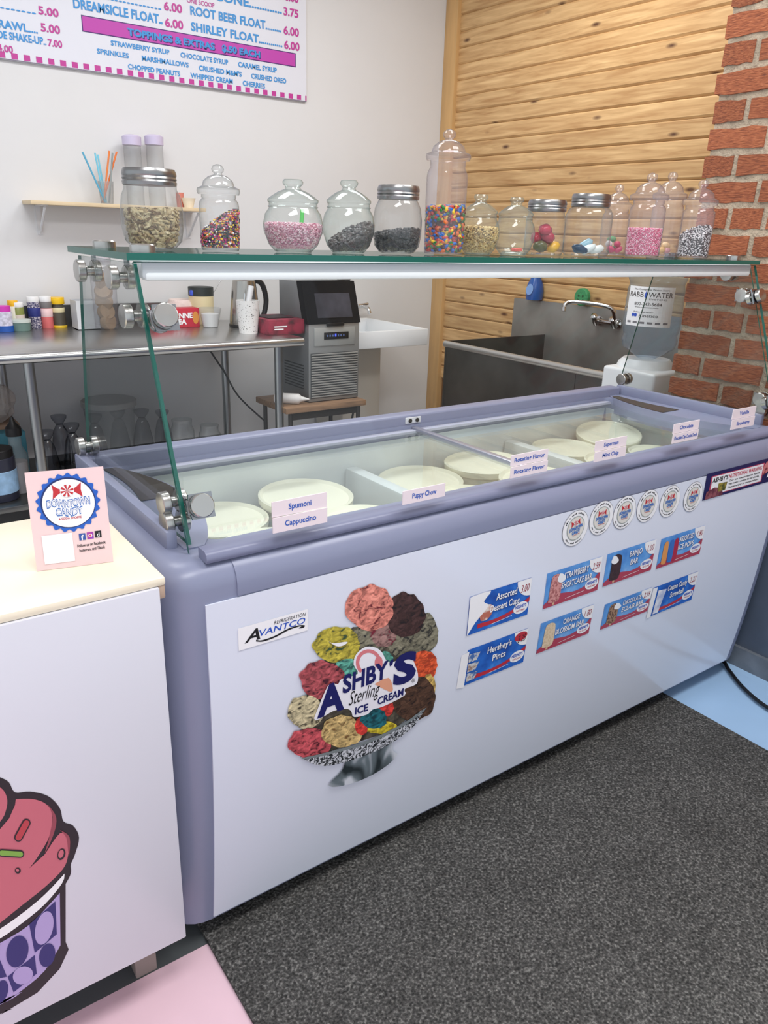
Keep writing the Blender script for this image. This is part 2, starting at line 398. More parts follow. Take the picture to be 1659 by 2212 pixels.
# ================================================================== FREEZER
FX1 = 1.92
fz = thing('ice_cream_freezer', 'long white and grey ice cream dipping freezer with glass sneeze guard', 'freezer', (FX1 / 2, .34, 0))
def rrect(x0, x1, y0, y1, r, z, n=6):
    P = []
    for cx, cy, a0 in ((x1 - r, y1 - r, 0), (x0 + r, y1 - r, 90), (x0 + r, y0 + r, 180), (x1 - r, y0 + r, 270)):
        for i in range(n + 1):
            a = math.radians(a0 + 90 * i / n); P.append((cx + r * math.cos(a), cy + r * math.sin(a), z))
    return P
rings = []
for z in (.055, .12, .2, .3, .4, .5, .6, .7, .785):
    rings.append([(x, y + yf(z) * max(0, 1 - y / .3), zz) for x, y, zz in rrect(0, FX1, 0, .68, .062, z)])
for k in range(1, 6):
    a = math.radians(90 * k / 5); i = .04 * (1 - math.cos(a)); rings.append(rrect(i, FX1 - i, i, .68 - i, .062 - i * .5, .785 + .04 * math.sin(a)))
rings.append(rrect(.125, 1.795, .105, .61, .02, .822)); rings.append(rrect(.13, 1.79, .11, .605, .02, .74))
V = [p for r in rings for p in r]; n = len(rings[0]); Fc = []
for j in range(len(rings) - 1):
    for i in range(n):
        a = j * n + i; b = j * n + (i + 1) % n; Fc.append((a, b, b + n, a + n))
Fc.append(tuple(range(n - 1, -1, -1)))
ob('body', V, Fc, FGREY, fz, 40)
# white front sheet following the profile
zs = [.062 + (.760 - .062) * i / 28 for i in range(29)]; PX0, PX1 = .066, 1.845
V = []
for z in zs: V += [(PX0, yf(z) - .003, z), (PX1, yf(z) - .003, z)]
for z in zs: V += [(PX0, yf(z) + .01, z), (PX1, yf(z) + .01, z)]
q = 58; Fc = [(2 * i, 2 * i + 1, 2 * i + 3, 2 * i + 2) for i in range(28)] + [(2 * i, 2 * i + 2, 2 * i + 2 + q, 2 * i + q) for i in range(28)] + [(2 * i + 1, 2 * i + 1 + q, 2 * i + 3 + q, 2 * i + 3) for i in range(28)] + [(56, 57, 57 + q, 56 + q), (0, q, q + 1, 1)]
ob('front_panel', V, Fc, FWHITE, fz, 40)
# grey bumper band between the caps, and the corner caps' seams
def band(name, x0, x1, pr, mats, parent):
    V = [(x, a, b) for x in (x0, x1) for a, b in pr]; n = len(pr)
    return ob(name, V, [(i, i + n, (i + 1) % n + n, (i + 1) % n) for i in range(n)] + [tuple(range(n)), tuple(range(2 * n - 1, n - 1, -1))], mats, parent, 50)
band('bumper', .122, 1.79, [(-.003, .763), (-.0035, .785), (-.0005, .80), (.008, .8135), (.024, .8235), (.04, .828), (.04, .763)], FGREY, fz)
band('front_rail', .078, 1.862, [(.014, .824), (.011, .829), (.013, .838), (.020, .843), (.045, .843), (.045, .824)], FGREY2, fz)
band('back_rail', .05, 1.87, [(.615, .80), (.615, .845), (.62, .85), (.66, .85), (.664, .845), (.664, .80)], FGREY2, fz)
band('ledge', .13, 1.79, [(.585, .805), (.585, .812), (.615, .812), (.615, .805)], M('ledge_light', (176, 178, 194), .3), fz)
for x0, x1 in ((.045, .066), (1.872, 1.89)):
    box('side_rail', x0, x1, .10, .635, .81, .856, FGREY, fz, .006)
# liner
def openbox(name, x0, x1, y0, y1, z0, z1, mat, parent):
    V, Fc = boxg(x0, x1, y0, y1, z0, z1)
    return ob(name, V, [tuple(reversed(f)) for i, f in enumerate(Fc) if i != 1], mat, parent)
openbox('liner', .132, 1.788, .112, .603, .44, .79, LINER, fz)
for x in (.74, 1.33):
    box('divider', x - .02, x + .02, .115, .6, .45, .735, LINER, fz, .008)
# curved end pieces with hand openings
for sgn, xe in ((1, .07), (-1, 1.85)):
    P = []
    for i in range(21):
        t = i / 20; P.append((xe + sgn * (.035 + .075 * math.sin(math.pi * t) ** .8), .085 + .53 * t, .826))
    base = [(xe, .085, .826), (xe, .615, .826)]
    pts = [base[0]] + P + [base[1]]
    V = [Vector(p) for p in pts] + [Vector(p) - Vector((0, 0, .05)) for p in pts]; k = len(pts)
    tri = tessellate_polygon([[Vector(p) for p in pts]])
    Fc = [tuple(t) for t in tri] + [(i, (i + 1) % k, (i + 1) % k + k, i + k) for i in range(k)]
    ec = ob('end_cover', V, Fc, FGREY, fz)
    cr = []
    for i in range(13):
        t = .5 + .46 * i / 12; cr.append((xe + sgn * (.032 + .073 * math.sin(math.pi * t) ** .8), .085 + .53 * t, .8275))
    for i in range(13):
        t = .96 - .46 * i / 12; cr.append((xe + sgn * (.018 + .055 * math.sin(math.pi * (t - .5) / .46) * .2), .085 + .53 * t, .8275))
    tri = tessellate_polygon([[Vector(p) for p in cr]]); ob('hand_opening', cr, [tuple(t) for t in tri], DARK, ec)  # flat dark sheet on the cover; the hole's shade is put into its colour
# sliding glass lids
for x0, x1, z in ((.14, .965, .806), (.95, 1.785, .8)):
    box('sliding_lid', x0, x1, .105, .60, z, z + .005, LIDGLASS, fz)
box('lid_bar', .948, .968, .105, .61, .806, .818, M('alu_bar', (168, 168, 182), .3, metal=.6), fz, .003)
rc = box('rail_catch', .93, .985, .612, .62, .826, .844, M('catch_white', (205, 205, 210), .4), fz, .002)
for dx in (.945, .97): lathe('catch_hole', [(.006, 0), (.006, .002)], dx, .611, .835, BLACK, rc, 12, axis=(0, -1, 0))
# glass guard
ST = 1.287
def gpane(name, quad, nrm, th, parent=fz, gm=GLASS):
    q = [Vector(p) for p in quad]; d = Vector(nrm).normalized() * th; V = q + [p + d for p in q]
    return ob(name, V, [(3, 2, 1, 0), (4, 5, 6, 7), (0, 1, 5, 4), (1, 2, 6, 5), (2, 3, 7, 6), (3, 0, 4, 7)], [gm, GEDGE], parent, mi=[0, 0, 1, 1, 1, 1])
FP0, FP1 = (.06, .816), (.232, 1.274)        # (y,z) bottom / top of the sloping front pane
fn = Vector((0, FP1[1] - FP0[1], -(FP1[0] - FP0[0]))).normalized()
GX0, GX1 = .07, 1.915
gpane('front_glass', [(GX0, FP0[0], FP0[1]), (GX1, FP0[0], FP0[1]), (GX1, FP1[0], FP1[1]), (GX0, FP1[0], FP1[1])], fn, .007)
for x, d in ((.074, 1), (1.911, -1)):
    gpane('side_glass', [(x, .078, .835), (x, .655, .835), (x, .565, 1.27), (x, .245, 1.27)], (d, 0, 0), .006, gm=SIDEGLASS)
gpane('glass_shelf', [(GX0 - .012, .225, ST - .011), (GX1 + .008, .225, ST - .011), (GX1 + .008, .575, ST - .011), (GX0 - .012, .575, ST - .011)], (0, 0, 1), .011)
lb = box('light_bar', .085, 1.9, .236, .27, 1.247, 1.275, M('light_bar_alu', (214, 217, 222), .35), fz, .004)
box('diffuser', .09, 1.895, .2345, .262, 1.2435, 1.257, M('diffuser', (245, 246, 248), .4), lb, .004)
ll = area('light_bar_lamp', (.99, .30, 1.245), 1.7, .03, 2.2); ll.rotation_euler = (math.radians(-12), 0, 0)
def clamp(P, axis, br=None, r=.02):
    P = Vector(P); a = Vector(axis).normalized()
    c = lathe('clamp', [(0, -.0205), (r * .92, -.02), (r, -.0185), (r, -.0065), (r * .92, -.005), (r * .45, -.005), (r * .45, .009), (r * .92, .009), (r, .0105), (r, .0215), (r * .92, .023), (0, .0235)], P.x, P.y, P.z, KNOB, fz, 28, axis=a)
    if br:
        V = []
        for p in br: V.append(Vector(p))
        k = len(V); off = a * .004; V = V + [v + off for v in V]
        ob('bracket', V, [tuple(range(k)), tuple(range(2 * k - 1, k - 1, -1))] + [(i, (i + 1) % k, (i + 1) % k + k, i + k) for i in range(k)], M('bracket_steel', (160, 162, 166), .25, metal=1), c)
    return c
fpy = lambda z: FP0[0] + (FP1[0] - FP0[0]) * (z - FP0[1]) / (FP1[1] - FP0[1])
for x, d in ((.07, 1), (1.915, -1)):
    xi = x + d * .012
    for y in (.499, .308):
        clamp((x, y, 1.245), (d, 0, 0), [(xi, y - .009, 1.25), (xi, y + .009, 1.25), (xi, y + .009, 1.277), (xi, y - .009, 1.277)])
    for z, dy in ((1.187, .05), (.895, .042)):
        y = fpy(z)
        clamp((x, y + dy, z), (d, 0, 0), [(xi, y + .012, z - .012), (xi, y + dy + .02, z - .018), (xi, y + dy + .02, z + .018), (xi, y + .012, z + .012)])
        p = Vector((x + d * .03, y, z)) ; e = fn * .012
        g = [(x + d * .008, -.011), (x + d * .012, -.011), (x + d * .014, -.02), (x + d * .054, -.02), (x + d * .054, .02), (x + d * .014, .02), (x + d * .012, .011), (x + d * .008, .011)]
        sl = (FP1[0] - FP0[0]) / (FP1[1] - FP0[1])
        clamp(p, -fn, [Vector((gx, y + gz * sl, z + gz)) - fn * .003 for gx, gz in g])
    clamp((x, .125, .862), (d, 0, 0)); clamp((x, .635, .872), (d, 0, 0))
for x, y in ((.105, .495), (.105, .285), (1.86, .275), (1.86, .485)):
    lathe('shelf_cap', [(.021, 0), (.021, .011), (.019, .013)], x, y, ST, KNOB, fz, 28)
for x in (.2, 1.72):
    for y in (.14, .55):
        c = lathe('caster', [(.012, 0), (.03, .003), (.03, .02), (.012, .024)], x, y, .03, BLACK, fz, 20, axis=(1, 0, 0))
        tube('caster_stem', [(x, y, .03), (x, y, .06)], .012, STEELD, c)

# tubs with lids
TUB = M('tub_cream', (232, 230, 214), .45); LIDM = M('tub_lid', (240, 237, 214), .4)
TUBS = [(482, 1104, .705, 'nearest the sign, behind the front clamp'), (642, 1068, .722, 'largest in view behind the Spumoni card'), (575, 1168, .712, 'half hidden under the Cappuccino card'), (755, 1120, .72, 'between the Spumoni and Puppy Chow cards'),
        (862, 1012, .705, 'rear one in the middle bay by the divider'), (1000, 985, .72, 'rear one in the middle bay under the lid bar'), (912, 1070, .715, 'front one in the middle bay behind the Puppy Chow card'), (1085, 1040, .73, 'front one before the Rotating Flavor cards'),
        (1222, 968, .715, 'rear one behind the Superman card'), (1340, 925, .735, 'farthest rear one, its lid tilted'), (1285, 1012, .725, 'front one below the Mint Chip card'), (1420, 965, .715, 'front one by the Chocolate card')]
TP = [at(u, v, 2, zt) for u, v, zt, nm in TUBS]
for _ in range(60):
    for i, p in enumerate(TP):
        r = .105 if i > 7 else .116; lo, hi = ((.14, .715), (.765, 1.305), (1.355, 1.785))[i // 4]
        for j, q in enumerate(TP):
            d = Vector((p.x - q.x, p.y - q.y, 0))
            if i != j and i // 4 == j // 4 and d.length < 2 * r: p += d.normalized() * (2 * r - d.length) * .5
        p.x = min(max(p.x, lo + r), hi - r); p.y = min(max(p.y, .118 + r), .598 - r)
for i, (u, v, zt, nm) in enumerate(TUBS):
    r = .105 if i > 7 else .116; x, y = TP[i].x, TP[i].y
    t = thing('ice_cream_tub', 'cream lidded ice cream tub, ' + nm, 'tub', (x, y, .45), 'tubs inside the freezer')
    lathe('tub_body', [(r * .84, .45), (r * .95, zt - .012)], x, y, 0, TUB, t, 36)
    tl = Vector((random.Random(i + 9).uniform(-.04, .04), random.Random(i * 3).uniform(-.06, .02), 1))
    if i == 9: tl = Vector((-.12, -.1, 1))
    lathe('lid', [(r * .99, -.014), (r * 1.0, .002), (r * .965, .005), (r * .93, .001), (r * .90, -.002), (0, -.002)], x, y, zt, LIDM, t, 40, axis=tl)

# ================================================================== LEFT CABINET
CB0, CB1, CYF = -1.0, -.014, -.027
cb = thing('counter_cabinet', 'white counter cabinet with cream top and printed sundae cup beside the freezer', 'cabinet', (-.5, .15, 0))
CWH = M('cabinet_white', (219, 219, 228), .3)
box('body', CB0, CB1, CYF + .012, .325, .127, .818, CWH, cb)
box('front_sheet', CB0, CB1, CYF, CYF + .012, .127, .822, CWH, cb, .0015)
box('countertop', CB0 - .01, CB1 + .012, CYF + .004, .335, .822, .836, M('cream_laminate', (242, 231, 208), .28), cb, .004)
box('end_edge', CB1 - .001, CB1 + .011, CYF + .006, .33, .8, .823, M('raw_edge', (188, 164, 144), .6), cb, .003)
for x in (-.07, -.9):
    for y in (.065, .29): box('leg', x - .02, x + .02, y - .02, y + .02, 0, .128, M('leg_taupe', (146, 134, 128), .6), cb, .002)

# printed cup of ice cream on the cabinet front
def cabp(px, py, lay):
    p = at(px * .3219, 1500 + py * .3219, 1, CYF); return Vector((p.x, CYF - .0006 - .0004 * lay, p.z))
MIRX = at(-130 * .3219, 1900, 1, CYF).x
OUTL = INK('outline_black', (30, 24, 32)); PINK = INK('ice_pink', (200, 104, 118)); DPINK = INK('ice_pink_dark', (150, 68, 82)); LIL = INK('cup_lilac', (178, 160, 210)); NAVY = INK('cup_navy', (44, 42, 110)); WPR = INK('paper_white', (245, 244, 246))
gfx = thing('printed_ice_cream_cup', 'printed pink ice cream in a purple patterned cup on the cabinet front', 'sticker', (MIRX, CYF, .3))
def cpoly(name, pts, mat, lay, mirror=True):
    P = [cabp(x, y, lay) for x, y in pts]
    for p, (x, y) in zip(P, pts):
        if x <= -129: p.x = MIRX
    poly(name, P, mat, gfx, Vector((0, 0, 0)))
    if mirror:
        poly(name, [Vector((2 * MIRX - p.x, p.y, p.z)) for p in reversed(P)], mat, gfx, Vector((0, 0, 0)))
def sm(pts, n=5):
    return [(p.x, p.y) for p in bez([(x, y, 0) for x, y in pts], n)]
cpoly('outline', [(-130, 510)] + sm([(-130, 510), (0, 555), (60, 590), (100, 655), (200, 650), (320, 680), (400, 760), (425, 850), (490, 880), (530, 960), (500, 1080), (475, 1140), (475, 1200), (440, 1270)], 4) + [(440, 1660), (460, 1710), (400, 1840), (250, 2000), (0, 2150), (-130, 2200)], OUTL, 0)
cpoly('scoop', [(-130, 560)] + sm([(-130, 560), (0, 620), (45, 690), (40, 770), (0, 850), (-130, 960)], 4), PINK, 1)
cpoly('scoop', [(-130, 1000), (0, 900), (60, 830), (100, 740)] + sm([(105, 700), (220, 700), (310, 735), (350, 810), (330, 950), (250, 1090), (195, 1165)], 4) + sm([(300, 1070), (400, 930), (460, 960), (455, 1080), (420, 1170), (300, 1290), (150, 1410), (0, 1530)], 4) + [(-130, 1600)], PINK, 1)
cpoly('scoop_shade', sm([(320, 735), (375, 820), (360, 930), (300, 1060), (330, 950), (352, 820), (320, 735)], 4), DPINK, 2)
cpoly('scoop_shade', sm([(400, 905), (465, 955), (460, 1080), (445, 960), (400, 905)], 4), DPINK, 2)
cpoly('cup_rim', sm([(432, 1200), (300, 1340), (150, 1465), (0, 1570), (-130, 1640)], 3) + sm([(-130, 1700), (0, 1635), (150, 1530), (300, 1405), (415, 1265), (432, 1200)], 3), WPR, 1)
cpoly('cup_wall', [(400, 1330), (405, 1680)] + sm([(405, 1680), (300, 1850), (150, 1980), (0, 2080), (-130, 2120)], 3) + sm([(-130, 1740), (0, 1665), (200, 1540), (400, 1330)], 3), LIL, 1)
cpoly('cup_pattern', [(195, 1540), (370, 1385), (380, 1605), (232, 1730)], NAVY, 2)
cpoly('cup_pattern', [(50, 1890), (232, 1745), (245, 1870), (90, 1995)], NAVY, 2)
cpoly('cup_pattern', [(-130, 1760), (0, 1780), (45, 1890), (-130, 1960)], NAVY, 2)
def cell(cx, cy, rx, ry, rot, mat, lay, mir=True):
    c, s = math.cos(rot), math.sin(rot)
    cpoly('cup_pattern', [(cx + a * rx * c - b * ry * s, cy + a * rx * s + b * ry * c) for a, b in ring_pts(28)], mat, lay, mir)
cell(295, 1562, 58, 115, .25, LIL, 3); cell(115, 1720, 72, 108, .25, NAVY, 3); cell(315, 1745, 52, 80, .25, NAVY, 3); cell(152, 1880, 70, 58, -.5, LIL, 3); cell(5, 1990, 45, 80, .3, NAVY, 3, False)
def capsule(x0, y0, x1, y1, r, mat):
    for rr, mt, l in ((r + 9, OUTL, 3), (r, mat, 4)):
        a = math.atan2(y1 - y0, x1 - x0); P = []
        for i in range(9): th = a + math.pi / 2 + math.pi * i / 8; P.append((x0 + rr * math.cos(th), y0 + rr * math.sin(th)))
        for i in range(9): th = a - math.pi / 2 + math.pi * i / 8; P.append((x1 + rr * math.cos(th), y1 + rr * math.sin(th)))
        cpoly('sprinkle', P, mt, l, False)
capsule(175, 858, 122, 955, 20, INK('spr_red', (186, 60, 70))); capsule(10, 1058, 135, 1066, 17, INK('spr_green', (126, 172, 70)))
for x, y, rx, ry in ((410, 1068, 26, 40), (118, 1178, 20, 20)):
    cell(x, y, rx, ry, .3, OUTL, 3); cell(x - 3, y - 4, rx - 9, ry - 11, .3, PINK, 4)

# ================================================================== PINK TABLE SIGN
def logo(fm, parent, ol, small=False):
    """candy-shop roundel in unit disc; fm(x,y,layer)"""
    def pg(nm, pts, mat, l): poly(nm, [fm(x, y, l) for x, y in pts], mat, parent, Vector((0, 0, 0)))
    red = INK('candy_red', (196, 44, 52)); bl = INK('logo_blue', (66, 116, 190)); wh = WPR
    if not small:
        n = 21 * 6; P = []
        for i in range(n):
            a = 2 * math.pi * i / n; r = 1.0 - .035 + .05 * math.cos(21 * a); P.append((r * math.cos(a), r * math.sin(a)))
        pg('cap_edge', P, INK('cap_blue', (30, 92, 190)), 0)
        pg('cap_ring', [(x * .86, y * .86) for x, y in ring_pts(48)], INK('cap_dark', (22, 44, 104)), 1)
        pg('cap_face', [(x * .82 + .01, y * .82 - .015) for x, y in ring_pts(48)], wh, 2)
    for s in (-1, 1): pg('candy_wrapper', [(s * .12, .42), (s * .3, .52), (s * .46, .66), (s * .43, .42), (s * .47, .16), (s * .3, .3)], red, 3)
    pg('candy', [(x * .22, y * .22 + .41) for x, y in ring_pts(28)], wh, 4)
    for i in range(8):
        a = 2 * math.pi * i / 8; pg('candy_stripe', [(0, .41), (.21 * math.cos(a), .41 + .21 * math.sin(a)), (.21 * math.cos(a + .4), .41 + .21 * math.sin(a + .4))], red, 5)
    for s, y, w_, h in (('DOWNTOWN', -.12, 1.36, .25), ('CANDY', -.43, .86, .25)):
        text(s, lambda a, b: fm(-w_ / 2 + w_ * a, y + h * b + .03 * math.sin(a * 9), 3), bl, parent, .055)
        if not small: text(s, lambda a, b: fm(-w_ / 2 + .02 + (w_ - .04) * a, y + .018 + (h - .03) * b + .03 * math.sin(a * 9), 4), wh, parent, .0)
    text('& SODA SHOPPE', lambda a, b: fm(-.36 + .72 * a, -.56 + .075 * b, 3), red, parent, .02)
SIGN = thing('table_sign', 'pink upright sign with blue bottle-cap roundel standing on the cream countertop', 'sign', (-.2, .12, .836))
bl_, br_ = at(80, 1234, 2, .8365), at(245, 1213, 2, .8365)
ex = (br_ - bl_); W = ex.length; ex.normalize(); back = Vector((-ex.y, ex.x, 0)); 
if back.y < 0: back = -back
tl_ = at(58, 1025, 1, bl_.y + .03)
ez = (Vector((0, 0, 1)) + back * .17).normalized(); Hs = .149
for _ in range(1):
    # height from the upper edge in the photograph
    k = mpp(bl_); 
nn = ex.cross(ez)
def sg(s, t, lay): return bl_ + ex * s * W + ez * t * Hs + nn * (.0008 + .0003 * lay)
V = [bl_, bl_ + ex * W, bl_ + ex * W + ez * Hs, bl_ + ez * Hs]; V = V + [v - nn * .004 for v in V]
ob('sign_plate', V, [(0, 1, 2, 3), (7, 6, 5, 4), (0, 4, 5, 1), (1, 5, 6, 2), (2, 6, 7, 3), (3, 7, 4, 0)], M('sign_acrylic', (240, 208, 208), .2), SIGN)
V = [bl_ + ex * W * .2 - nn * .004, bl_ + ex * W * .8 - nn * .004, bl_ + ex * W * .8 - nn * .004 + back * .06, bl_ + ex * W * .2 - nn * .004 + back * .06]
ob('foot', V + [v + Vector((0, 0, .003)) for v in V], [(0, 3, 2, 1), (4, 5, 6, 7), (0, 1, 5, 4), (1, 2, 6, 5), (2, 3, 7, 6), (3, 0, 4, 7)], M('sign_acrylic', (240, 208, 208), .2), SIGN)
logo(lambda x, y, l: sg(.5 + x * .41, .665 + y * .41 * W / Hs, l), SIGN, 0)
def sgp(nm, x0, x1, y0, y1, mat, l): poly(nm, [sg(x0, y0, l), sg(x1, y0, l), sg(x1, y1, l), sg(x0, y1, l)], mat, SIGN, Vector((0, 0, 0)))
sgp('blank_square', .11, .50, .06, .355, WPR, 0)
sgp('social_icon', .585, .67, .265, .335, INK('fb', (48, 84, 160)), 0); text('f', lambda a, b: sg(.61 + .035 * a, .268 + .052 * b, 1), WPR, SIGN, .03)
sgp('social_icon', .69, .775, .27, .34, ramp_mat('insta', [(.35, (230, 150, 60)), (.5, (214, 50, 90)), (.65, (120, 60, 190))], 9), 0)
ic = lambda r, l, mt: poly('social_icon', [sg(.7325 + r * x, .305 + r * .95 * y * W / Hs, l) for x, y in ring_pts(20)], mt, SIGN, Vector((0, 0, 0)))
ic(.026, 1, WPR); ic(.016, 2, INK('ig', (214, 50, 90)))
sgp('social_icon', .795, .88, .275, .345, INK('tt', (20, 20, 24)), 0); text('d', lambda a, b: sg(.82 + .035 * a, .285 + .045 * b, 1), WPR, SIGN, .02)
text('Follow us on Facebook,', lambda a, b: sg(.55 + .38 * a, .195 + .03 * b + .01 * a, 0), OUTL, SIGN, .02)
text('Instagram, and Tiktok', lambda a, b: sg(.57 + .34 * a, .145 + .03 * b + .01 * a, 0), OUTL, SIGN, .02)

# ================================================================== PRINTS ON THE FREEZER FRONT
def pf(x, z, lay):
    return Vector((x, yf(z) - .0042 - .00035 * lay, z))
Z0 = Vector((0, 0, 0))
def ppoly(nm, pts, mat, parent, lay):
    poly(nm, [pf(x, z, lay) for x, z in pts], mat, parent, Z0)
# maker's label
def pc(px, py, ox, oy, s):
    p = panel(ox + px * s, oy + py * s); return (p.x, p.z)
a5 = lambda x, y: pc(x, y, 480, 1220, .31344)
p0, p1 = a5(108, 435), a5(592, 440)
lx0, lz1 = a5(108, 440); lx1, lz0 = a5(590, 440)
lz0 = a5(120, 592)[1]
mk = thing('maker_label', 'small white maker label with black and blue lettering and a black swoosh', 'label', (lx0, yf(lz0) - .004, lz0))
ppoly('plate', [(lx0, lz0), (lx1, lz0), (lx1, lz1), (lx0, lz1)], WPR, mk, 0)
lw_, lh_ = lx1 - lx0, lz1 - lz0
lm = lambda x0, x1, y0, h: (lambda a, b: pf(lx0 + lw_ * (x0 + (x1 - x0) * a), lz0 + lh_ * (y0 + h * b), 1))
INKB = INK('ink_black', (22, 20, 24)); INKBL = INK('ink_blue', (44, 86, 190))
text('REFRIGERATION', lm(.5, .97, .72, .16), INKB, mk, .0, .25)
text('A', lm(.08, .30, .27, .52), INKB, mk, .02, .3)
text('VANTCO', lm(.29, .96, .38, .28), INKBL, mk, .012, .2)
sw = sm([(.24, .28), (.32, .18), (.5, .2), (.68, .34), (.85, .36), (.95, .28), (.93, .18), (.86, .22), (.9, .29), (.72, .28), (.52, .13), (.34, .1), (.24, .2)], 5)
ppoly('swoosh', [(lx0 + lw_ * x, lz0 + lh_ * y) for x, y in sw], INKB, mk, 1)
# big sundae decal
dec = thing('sundae_decal', 'large decal of stacked ice cream scoops in a silver pedestal dish', 'sticker', (*[panel(785, 1690).x, 0, panel(785, 1690).z],))
def dp(nm, pts, mat, lay): ppoly(nm, [a5(x, y) for x, y in pts], mat, dec, lay)
def blob(cx, cy, rx, ry, seed, n=56, amp=.05):
    r = random.Random(seed); ph = [r.uniform(0, 6.28) for _ in range(6)]
    return [(cx + rx * math.cos(t) * (1 + amp * sum(math.sin((3 + 2.3 * k) * t + ph[k]) for k in range(4)) / 2),
             cy + ry * math.sin(t) * (1 + amp * sum(math.sin((3 + 2.7 * k) * t + ph[k + 1]) for k in range(4)) / 2)) for t in [2 * math.pi * i / n for i in range(n)]]
def scoopmat(nm, c, d, sc=60, spot=.36):
    l = tuple(min(255, int(x * 1.18 + 8)) for x in c)
    return ramp_mat('scoop_' + nm, [(spot, d), (spot + .03, tuple(int(x * .72) for x in c)), (.52, c), (.68, l)], sc, (1, .2, 1.5), .5, 10, 1.2)
dp('scoop_backing', [(900, 430), (1200, 420), (1430, 560), (1460, 700), (1440, 900), (1385, 985), (1150, 1150), (700, 1300), (540, 1325), (560, 950), (640, 760), (740, 600)], ramp_mat('scoop_shade', [(.3, (40, 34, 32)), (.7, (112, 104, 86))], 70), 0)
SCP = [('nut', (1290, 540, 140, 100), (126, 122, 102), (48, 46, 44)), ('nut', (1400, 470, 78, 122), (126, 122, 102), (48, 46, 44)), ('nut', (1010, 510, 120, 85), (126, 122, 102), (48, 46, 44)),
       ('swirl', (1110, 470, 85, 85), (152, 116, 110), (120, 34, 52)), ('choc', (1262, 345, 120, 138), (66, 42, 40), (30, 20, 24)), ('coral', (1015, 295, 152, 140), (222, 134, 118), (112, 34, 44)),
       ('lemon', (790, 550, 148, 112), (184, 170, 62), (56, 80, 52)), ('mint', (870, 730, 95, 75), (96, 172, 152), (48, 96, 90)), ('mint', (1120, 650, 50, 50), (96, 172, 152), (48, 96, 90)),
       ('berry', (685, 790, 138, 118), (170, 78, 84), (74, 26, 42)), ('orange', (1390, 690, 82, 92), (226, 88, 48), (176, 50, 30)), ('straw', (1420, 840, 42, 82), (206, 172, 92), (160, 110, 60)),
       ('fudge', (1310, 915, 145, 138), (82, 56, 42), (34, 22, 22)), ('cookie', (570, 1010, 112, 102), (200, 188, 150), (74, 68, 54)), ('rasp', (598, 1225, 136, 92), (192, 80, 88), (84, 26, 38)),
       ('vanilla', (820, 1145, 128, 98), (208, 178, 118), (128, 92, 52)), ('red', (1110, 985, 62, 54), (212, 60, 52), (170, 36, 40)), ('yellow', (1080, 1115, 112, 40), (206, 186, 48), (150, 120, 30)),
       ('red', (955, 1105, 42, 56), (212, 60, 52), (170, 36, 40)), ('teal', (1040, 1055, 84, 62), (26, 98, 108), (10, 56, 70))]
for i, (nm, (cx, cy, rx, ry), c, d) in enumerate(SCP):
    dp('scoop', blob(cx, cy, rx * 1.1, ry * 1.12, i), scoopmat(nm, c, d), 1 + i * .35)
dp('gap', sm([(715, 515), (760, 535), (855, 525), (830, 550), (780, 555), (715, 515)], 4), WPR, 9)
dp('dish_bowl', sm([(535, 1325), (700, 1290), (1000, 1205), (1250, 1080), (1388, 985), (1360, 1040), (1300, 1120), (1150, 1230), (950, 1320), (750, 1375), (640, 1372), (535, 1325)], 4), ramp_mat('dish_pattern', [(.44, (40, 44, 48)), (.5, (150, 154, 160)), (.56, (214, 216, 222))], 95, (1, 1, 1), .35, 2, 2.2), 9)
dp('dish_rim', sm([(535, 1325), (700, 1290), (1000, 1205), (1250, 1080), (1388, 985), (1380, 1002), (1255, 1098), (1005, 1222), (705, 1306), (560, 1334)], 4), INK('silver', (126, 134, 136)), 10)
ft = ramp_mat('dish_foot', [(.36, (36, 46, 50)), (.5, (110, 122, 128)), (.62, (216, 220, 228))], 20, (1, 1, .5), .35, 2, .5)
dp('dish_foot', sm([(845, 1350), (815, 1420), (735, 1500), (740, 1522), (800, 1522), (950, 1480), (1100, 1400), (1200, 1310), (1170, 1275), (1150, 1205), (1000, 1290), (845, 1350)], 4), ft, 8)
dp('brand_plate', sm([(625, 1050), (690, 890), (735, 812), (790, 815), (815, 780), (925, 745), (897, 680), (915, 610), (980, 560), (1050, 565), (1095, 600), (1125, 655), (1180, 660), (1245, 620), (1290, 620), (1312, 660), (1340, 745), (1330, 815), (1250, 850), (1248, 895), (1100, 970), (1030, 990), (990, 1025), (900, 1042), (880, 1000), (840, 985), (760, 1000), (690, 1040), (640, 1065), (625, 1050)], 3), INK('brand_white', (242, 240, 246)), 11)
NV = INK('brand_navy', (24, 26, 96)); 
def dtext(s, x0, y0, x1, y1, hp, mat, lay=13, bold=.02, shear=0.0):
    A = a5(x0, y0); B = a5(x1, y1); H = abs(a5(x0, y0 - hp)[1] - A[1])
    text(s, lambda a, b: pf(A[0] + (B[0] - A[0]) * a, A[1] + (B[1] - A[1]) * a + H * b, lay), mat, dec, bold, shear)
dtext('A', 645, 1042, 832, 975, 195, NV, bold=.045)
dtext('SHBY', 820, 878, 1132, 765, 118, NV, bold=.035)
dtext("'", 1138, 755, 1165, 735, 90, NV, bold=.02)
dtext('S', 1165, 825, 1322, 770, 190, NV, bold=.05)
dtext('Sterling', 862, 965, 1075, 885, 95, INKB, bold=-.004, shear=.35)
dtext('ICE', 905, 1025, 995, 995, 48, NV, bold=.03)
dtext('CREAM', 1060, 958, 1238, 890, 48, NV, bold=.03)
dtext('®', 1295, 808, 1318, 800, 26, INKB, bold=0)
SAL = INK('salmon', (220, 126, 132))
arc = []
for i in range(17):
    a = math.radians(-230 + 215 * i / 16); arc.append((1000 + 88 * math.cos(a), 668 + 92 * math.sin(a)))
